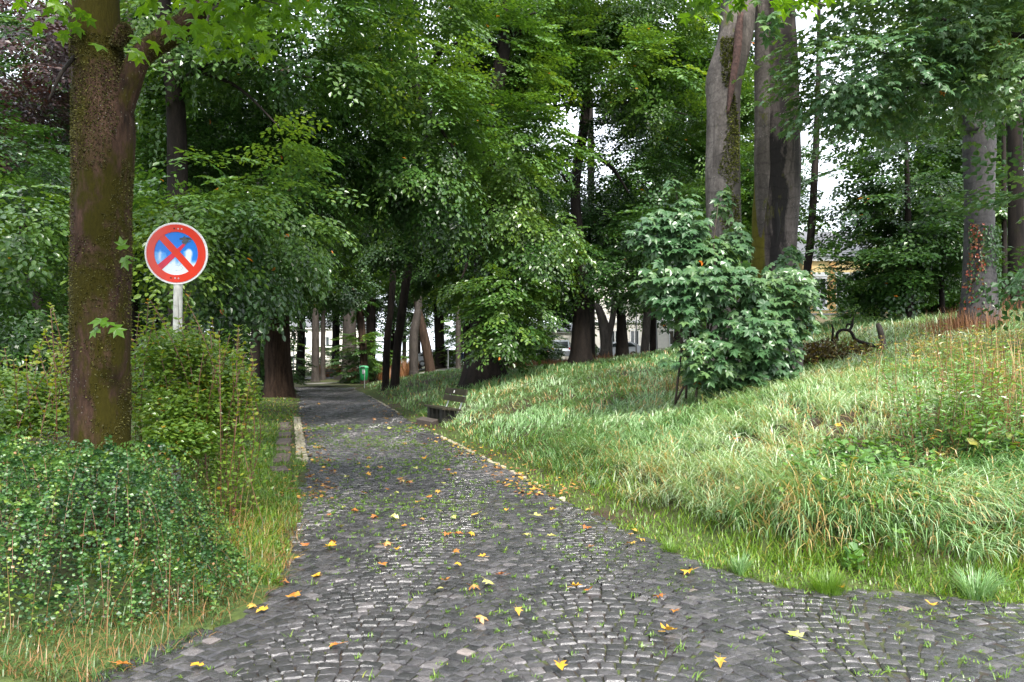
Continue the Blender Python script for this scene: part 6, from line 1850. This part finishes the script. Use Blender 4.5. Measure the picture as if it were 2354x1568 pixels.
# yellow house on the right
Yh = 57
x0, x1 = (1845 - CX) / FX * Yh, (2130 - CX) / FX * Yh
w_ = x1 - x0
zb = 2.6
yh = empty("yellow_house", ((x0 + x1) / 2, Yh + 4.5, zb), "yellow rendered house with white windows beyond the crest", "house")
wall_box("wall", yh, (0, 0, 4.4), (w_, 9, 3.9), M_YWALL)
wall_box("plinth", yh, (0, 0, 1.2), (w_ + .12, 9.12, 2.5), M_PLINTH)
wall_box("ledge", yh, (0, 0, 2.50), (w_ + .3, 9.3, .10), M_GREY)
wall_box("cornice", yh, (0, 0, 6.5), (w_ + .5, 9.5, .30), M_FRAME)
for X in (1858, 1913, 1990, 2070):
    xx = (X - CX) / FX * Yh - yh.location.x
    wall_box("pilaster", yh, (xx, -4.56, 4.45), (.42, .12, 3.78), M_YTRIM)
for X in (1884, 1934, 1972, 2030, 2095):
    xx = (X - CX) / FX * Yh - yh.location.x
    window(yh, xx, 4.05, 1.0, 2.3, -4.50)
    wall_box("shutter_box", yh, (xx, -4.56, 5.38), (1.1, .14, .30), M_FRAME)
gable_roof(yh, w_, 9, 6.66, 2.6)
# white house in the centre
Yh = 90
x0, x1 = (1340 - CX) / FX * Yh, (1760 - CX) / FX * Yh
w_ = x1 - x0
wh = empty("white_house", ((x0 + x1) / 2, Yh + 6, 1.4), "white rendered town house behind the parked cars", "house")
wall_box("wall", wh, (0, 0, 5.6), (w_, 12, 8.0), M_WWALL)
wall_box("plinth", wh, (0, 0, .8), (w_ + .2, 12.2, 1.6), M_GREY)
wall_box("ledge", wh, (0, 0, 4.9), (w_ + .5, 12.5, .35), M_FRAME)
wall_box("cornice", wh, (0, 0, 9.7), (w_ + .8, 12.8, .35), M_FRAME)
for k in range(9):
    xx = -w_ / 2 + 1.4 + k * 2.25
    window(wh, xx, 7.2, 1.1, 2.2, -6.0)
    if k in (1, 2, 4, 7): window(wh, xx, 3.1, 1.1, 1.9, -6.0)
for k in range(7):
    wall_box("rustication", wh, (0, -6.02, 1.95 + k * .40), (w_ - .02, .05, .30), M_WWALL) if k not in (1, 2, 3, 4) else None
gable_roof(wh, w_, 12, 9.9, 3.5)
x0, x1 = (1195 - CX) / FX * 94, (1338 - CX) / FX * 94
ax_ = empty("white_annex", ((x0 + x1) / 2, 98, 1.4), "low white outbuilding with a grey ledge left of the white house", "house")
w_ = x1 - x0
wall_box("wall", ax_, (0, 0, 1.9), (w_, 8, 3.8), M_WWALL)
wall_box("ledge", ax_, (0, 0, 3.85), (w_ + .5, 8.5, .25), M_GREY)
for k in range(3): window(ax_, -2.2 + k * 2.3, 2.0, 1.1, 1.2, -4.0)
gable_roof(ax_, w_, 8, 4.0, 1.0)
x0, x1 = (560 - CX) / FX * 112, (830 - CX) / FX * 112
w_ = x1 - x0
lb = empty("pale_building", ((x0 + x1) / 2, 117, 0), "long pale building glimpsed between trunks beyond the path", "building")
wall_box("wall", lb, (0, 0, 3.2), (w_, 9, 6.4), M_WWALL)
wall_box("ledge", lb, (0, 0, 6.5), (w_ + .5, 9.5, .25), M_FRAME)
for k in range(5): window(lb, -w_ / 2 + 2 + k * 3.2, 4.6, 1.2, 1.5, -4.5)
gable_roof(lb, w_, 9, 6.7, 1.2)
x0, x1 = (2275 - CX) / FX * 62, (2480 - CX) / FX * 62
w_ = x1 - x0
rb = empty("white_villa", ((x0 + x1) / 2, 67, 2.8), "white house wall seen between the trunks at the right edge", "house")
wall_box("wall", rb, (0, 0, 4.0), (w_, 9, 8), M_WWALL)
wall_box("ledge", rb, (0, 0, 8.1), (w_ + .5, 9.5, .3), M_GREY)
for k in range(3): window(rb, -2.0 + k * 2.2, 5.0, 1.1, 2.0, -4.5)
gable_roof(rb, w_, 9, 8.3, 2.5)

# ---------------------------------------------------------------- street poles
def pole(name, X, Y, h, r, m, label, cat="pole"):
    x = (X - CX) / FX * Y
    z = H1(x, Y)
    V, F = tube(np.array([(0, 0, -.2), (0, 0, h * .5), (0, 0, h)]), [r, r * .9, r * .8], 8, 10, 0, 1, 1)
    return tag(obj(name, mesh_np(name, V, F, smooth=True), m, None, (x, Y, z)), label, cat)
pole("marker_post", 1030, 60, 1.75, .05, M_WHITE, "slim white post in the grass before the blue car", "post")
pole("lamp_post", 675, 88, 5.4, .09, M_STEEL, "grey pole right of the stout linden in the distance")
pole("lamp_post", 1406, 63, 6.0, .07, M_GREY, "thin dark grey pole standing behind the white estate car")
pole("fence_post", 1462, 64, 4.6, .06, M_GREY, "grey pole left of the maple sapling before the white house")
pole("fence_post", 1509, 66, 4.4, .05, M_GREY, "grey pole behind the left leaves of the maple sapling")

# ---------------------------------------------------------------- fallen maple leaves on the cobbles
Tm, Fm = LT['maple']
rg = rng_of(800)
LM = {}
for key, t in (("yellow", .12), ("golden", .33), ("orange", .58), ("brown", .82), ("pale green", .98)):
    L_ = []
    for v in range(4):
        V = Tm.copy()
        V[:, 2] += rg.uniform(-.9, 1.5) * (V[:, 0] - .4) ** 2 + rg.uniform(-.7, 1.6) * V[:, 1] ** 2 + .06 * rg.randn(len(V))
        V[:, 0] -= .4
        st_ = ribbons(np.array([[-.4, 0, .02]]), np.array([[-1.0, rg.uniform(-.3, .3), .08]]), .02)
        V2, F2, _ = join([(V, Fm), st_])
        L_.append(mesh_np("fallen_leaf", V2, F2, np.clip(t + .10 * rg.randn(len(V2)) * .5, 0, 1)))
    LM[key] = L_
NAMED = [(1540, 1468, "golden", .14, "large golden maple leaf lying on the bare cobbles at lower right of centre"),
         (1326, 1362, "golden", .10, "golden leaf standing on edge, left one of a touching pair"),
         (1352, 1370, "orange", .10, "orange leaf, right one of a touching pair on the cobbles"),
         (763, 1268, "golden", .13, "pale golden leaf with long stalk near the left path edge"),
         (764, 1255, "orange", .09, "orange upright leaf right behind a pale golden leaf"),
         (1080, 1238, "golden", .11, "bright golden leaf in the middle of the path"),
         (1030, 1237, "orange", .11, "orange-tinged leaf left of the bright golden one"),
         (860, 1196, "orange", .11, "orange leaf on the path left of its middle"),
         (1825, 1478, "pale green", .13, "pale yellow-green leaf on the forecourt, lower right"),
         (2140, 1408, "golden", .11, "golden leaf near the right picture edge below the verge"),
         (1510, 1384, "orange", .10, "brownish orange leaf above the large golden leaf"),
         (1048, 1280, "orange", .10, "curled orange leaf on the dark wet cobbles"),
         (1350, 1222, "orange", .12, "orange leaf near the right edge of the path"),
         (770, 1500, "orange", .10, "orange leaf at the bottom left on dark cobbles"),
         (1288, 1552, "golden", .10, "folded golden leaf at the very bottom of the picture"),
         (672, 1386, "orange", .13, "red and green leaves heap beside the low shrub"),
         (1124, 1352, "pale green", .12, "pale green leaf with red stalk at the centre of the path"),
         (1090, 1360, "brown", .11, "red-brown leaf left of the pale green one"),
         (1110, 1433, "brown", .11, "dark red curled leaf on the lower cobbles"),
         (728, 1336, "golden", .11, "greenish golden leaf beside the left verge"),
         (1268, 1242, "pale green", .11, "pale green leaf in the right half of the path"),
         (1210, 1238, "pale green", .10, "pale leaf between two golden ones, centre right of the path"),
         (600, 1418, "golden", .11, "golden leaf with stalk at the corner of the low shrub"),
         (1190, 1420, "yellow", .09, "small yellow leaf left of centre near the bottom"),
         (880, 1310, "orange", .10, "orange leaf among grass tufts on the left half of the path"),
         (285, 1545, "orange", .11, "orange leaf at the bottom left corner in the grass"),
         (450, 1548, "golden", .10, "golden leaf at the bottom left on the paving edge"),
         (1655, 1540, "yellow", .09, "small yellow leaf on the lower forecourt"),
         (1550, 1420, "orange", .09, "orange leaf right of the touching pair"),
         (1090, 1190, "yellow", .12, "pale yellow leaf lying flat across the middle of the path"),
         (960, 1162, "yellow", .10, "small yellow leaf farther up the path")]
def put_leaf(x, y, z, key, s, label, group):
    o = obj("fallen_leaf", LM[key][rg.randint(4)], M_YELLOW)
    o.location = (x, y, z)
    o.rotation_euler = (rg.normal(0, .18), rg.normal(0, .18), rg.uniform(0, 6.28))
    o.scale = (s, s, s)
    return tag(o, label, "leaf", group)
for X, y, key, s, lab in NAMED:
    a = G(X, y)
    put_leaf(a[0], a[1], .045, key, s * .70, lab, "fallen leaves on the cobbles")
keys = ["yellow", "golden", "orange", "brown", "pale green", "brown"]
cnt = 0
while cnt < 105:
    Y = 1 / (1 / 5.0 + (1 / 30 - 1 / 5.0) * rg.rand() ** .8)
    a, b = float(xl(Y)), float(xr(Y))
    u = rg.rand()
    if rg.rand() < .45: u = u ** 3 * .3 if rg.rand() < .5 else 1 - u ** 3 * .3
    x = a + (b - a) * u
    if abs(x / Y) > .68: continue
    key = keys[rg.randint(6)]
    zone = "nearest stretch" if Y < 8 else "middle stretch" if Y < 14 else "far stretch"
    sid = "near the left edge" if u < .3 else "near the right edge" if u > .7 else "in the middle"
    put_leaf(x, Y, .045, key, rg.uniform(.04, .085) * (1 + .02 * Y), "small %s fallen leaf on the %s of the path, %s" % (key, zone, sid), "small leaves strewn on the cobbles")
    cnt += 1
for k in range(26):
    X, y = rg.uniform(1300, 2330), rg.uniform(985, 1330)
    a = on_ground(X, y)
    if float(bank_d(np.array([a[0]]), np.array([a[1]]))[0]) < .5: continue
    put_leaf(a[0], a[1], a[2] + .16, keys[rg.randint(4)], rg.uniform(.055, .09), "small golden or brown maple leaf caught in the long bank grass", "leaves caught in the bank grass")
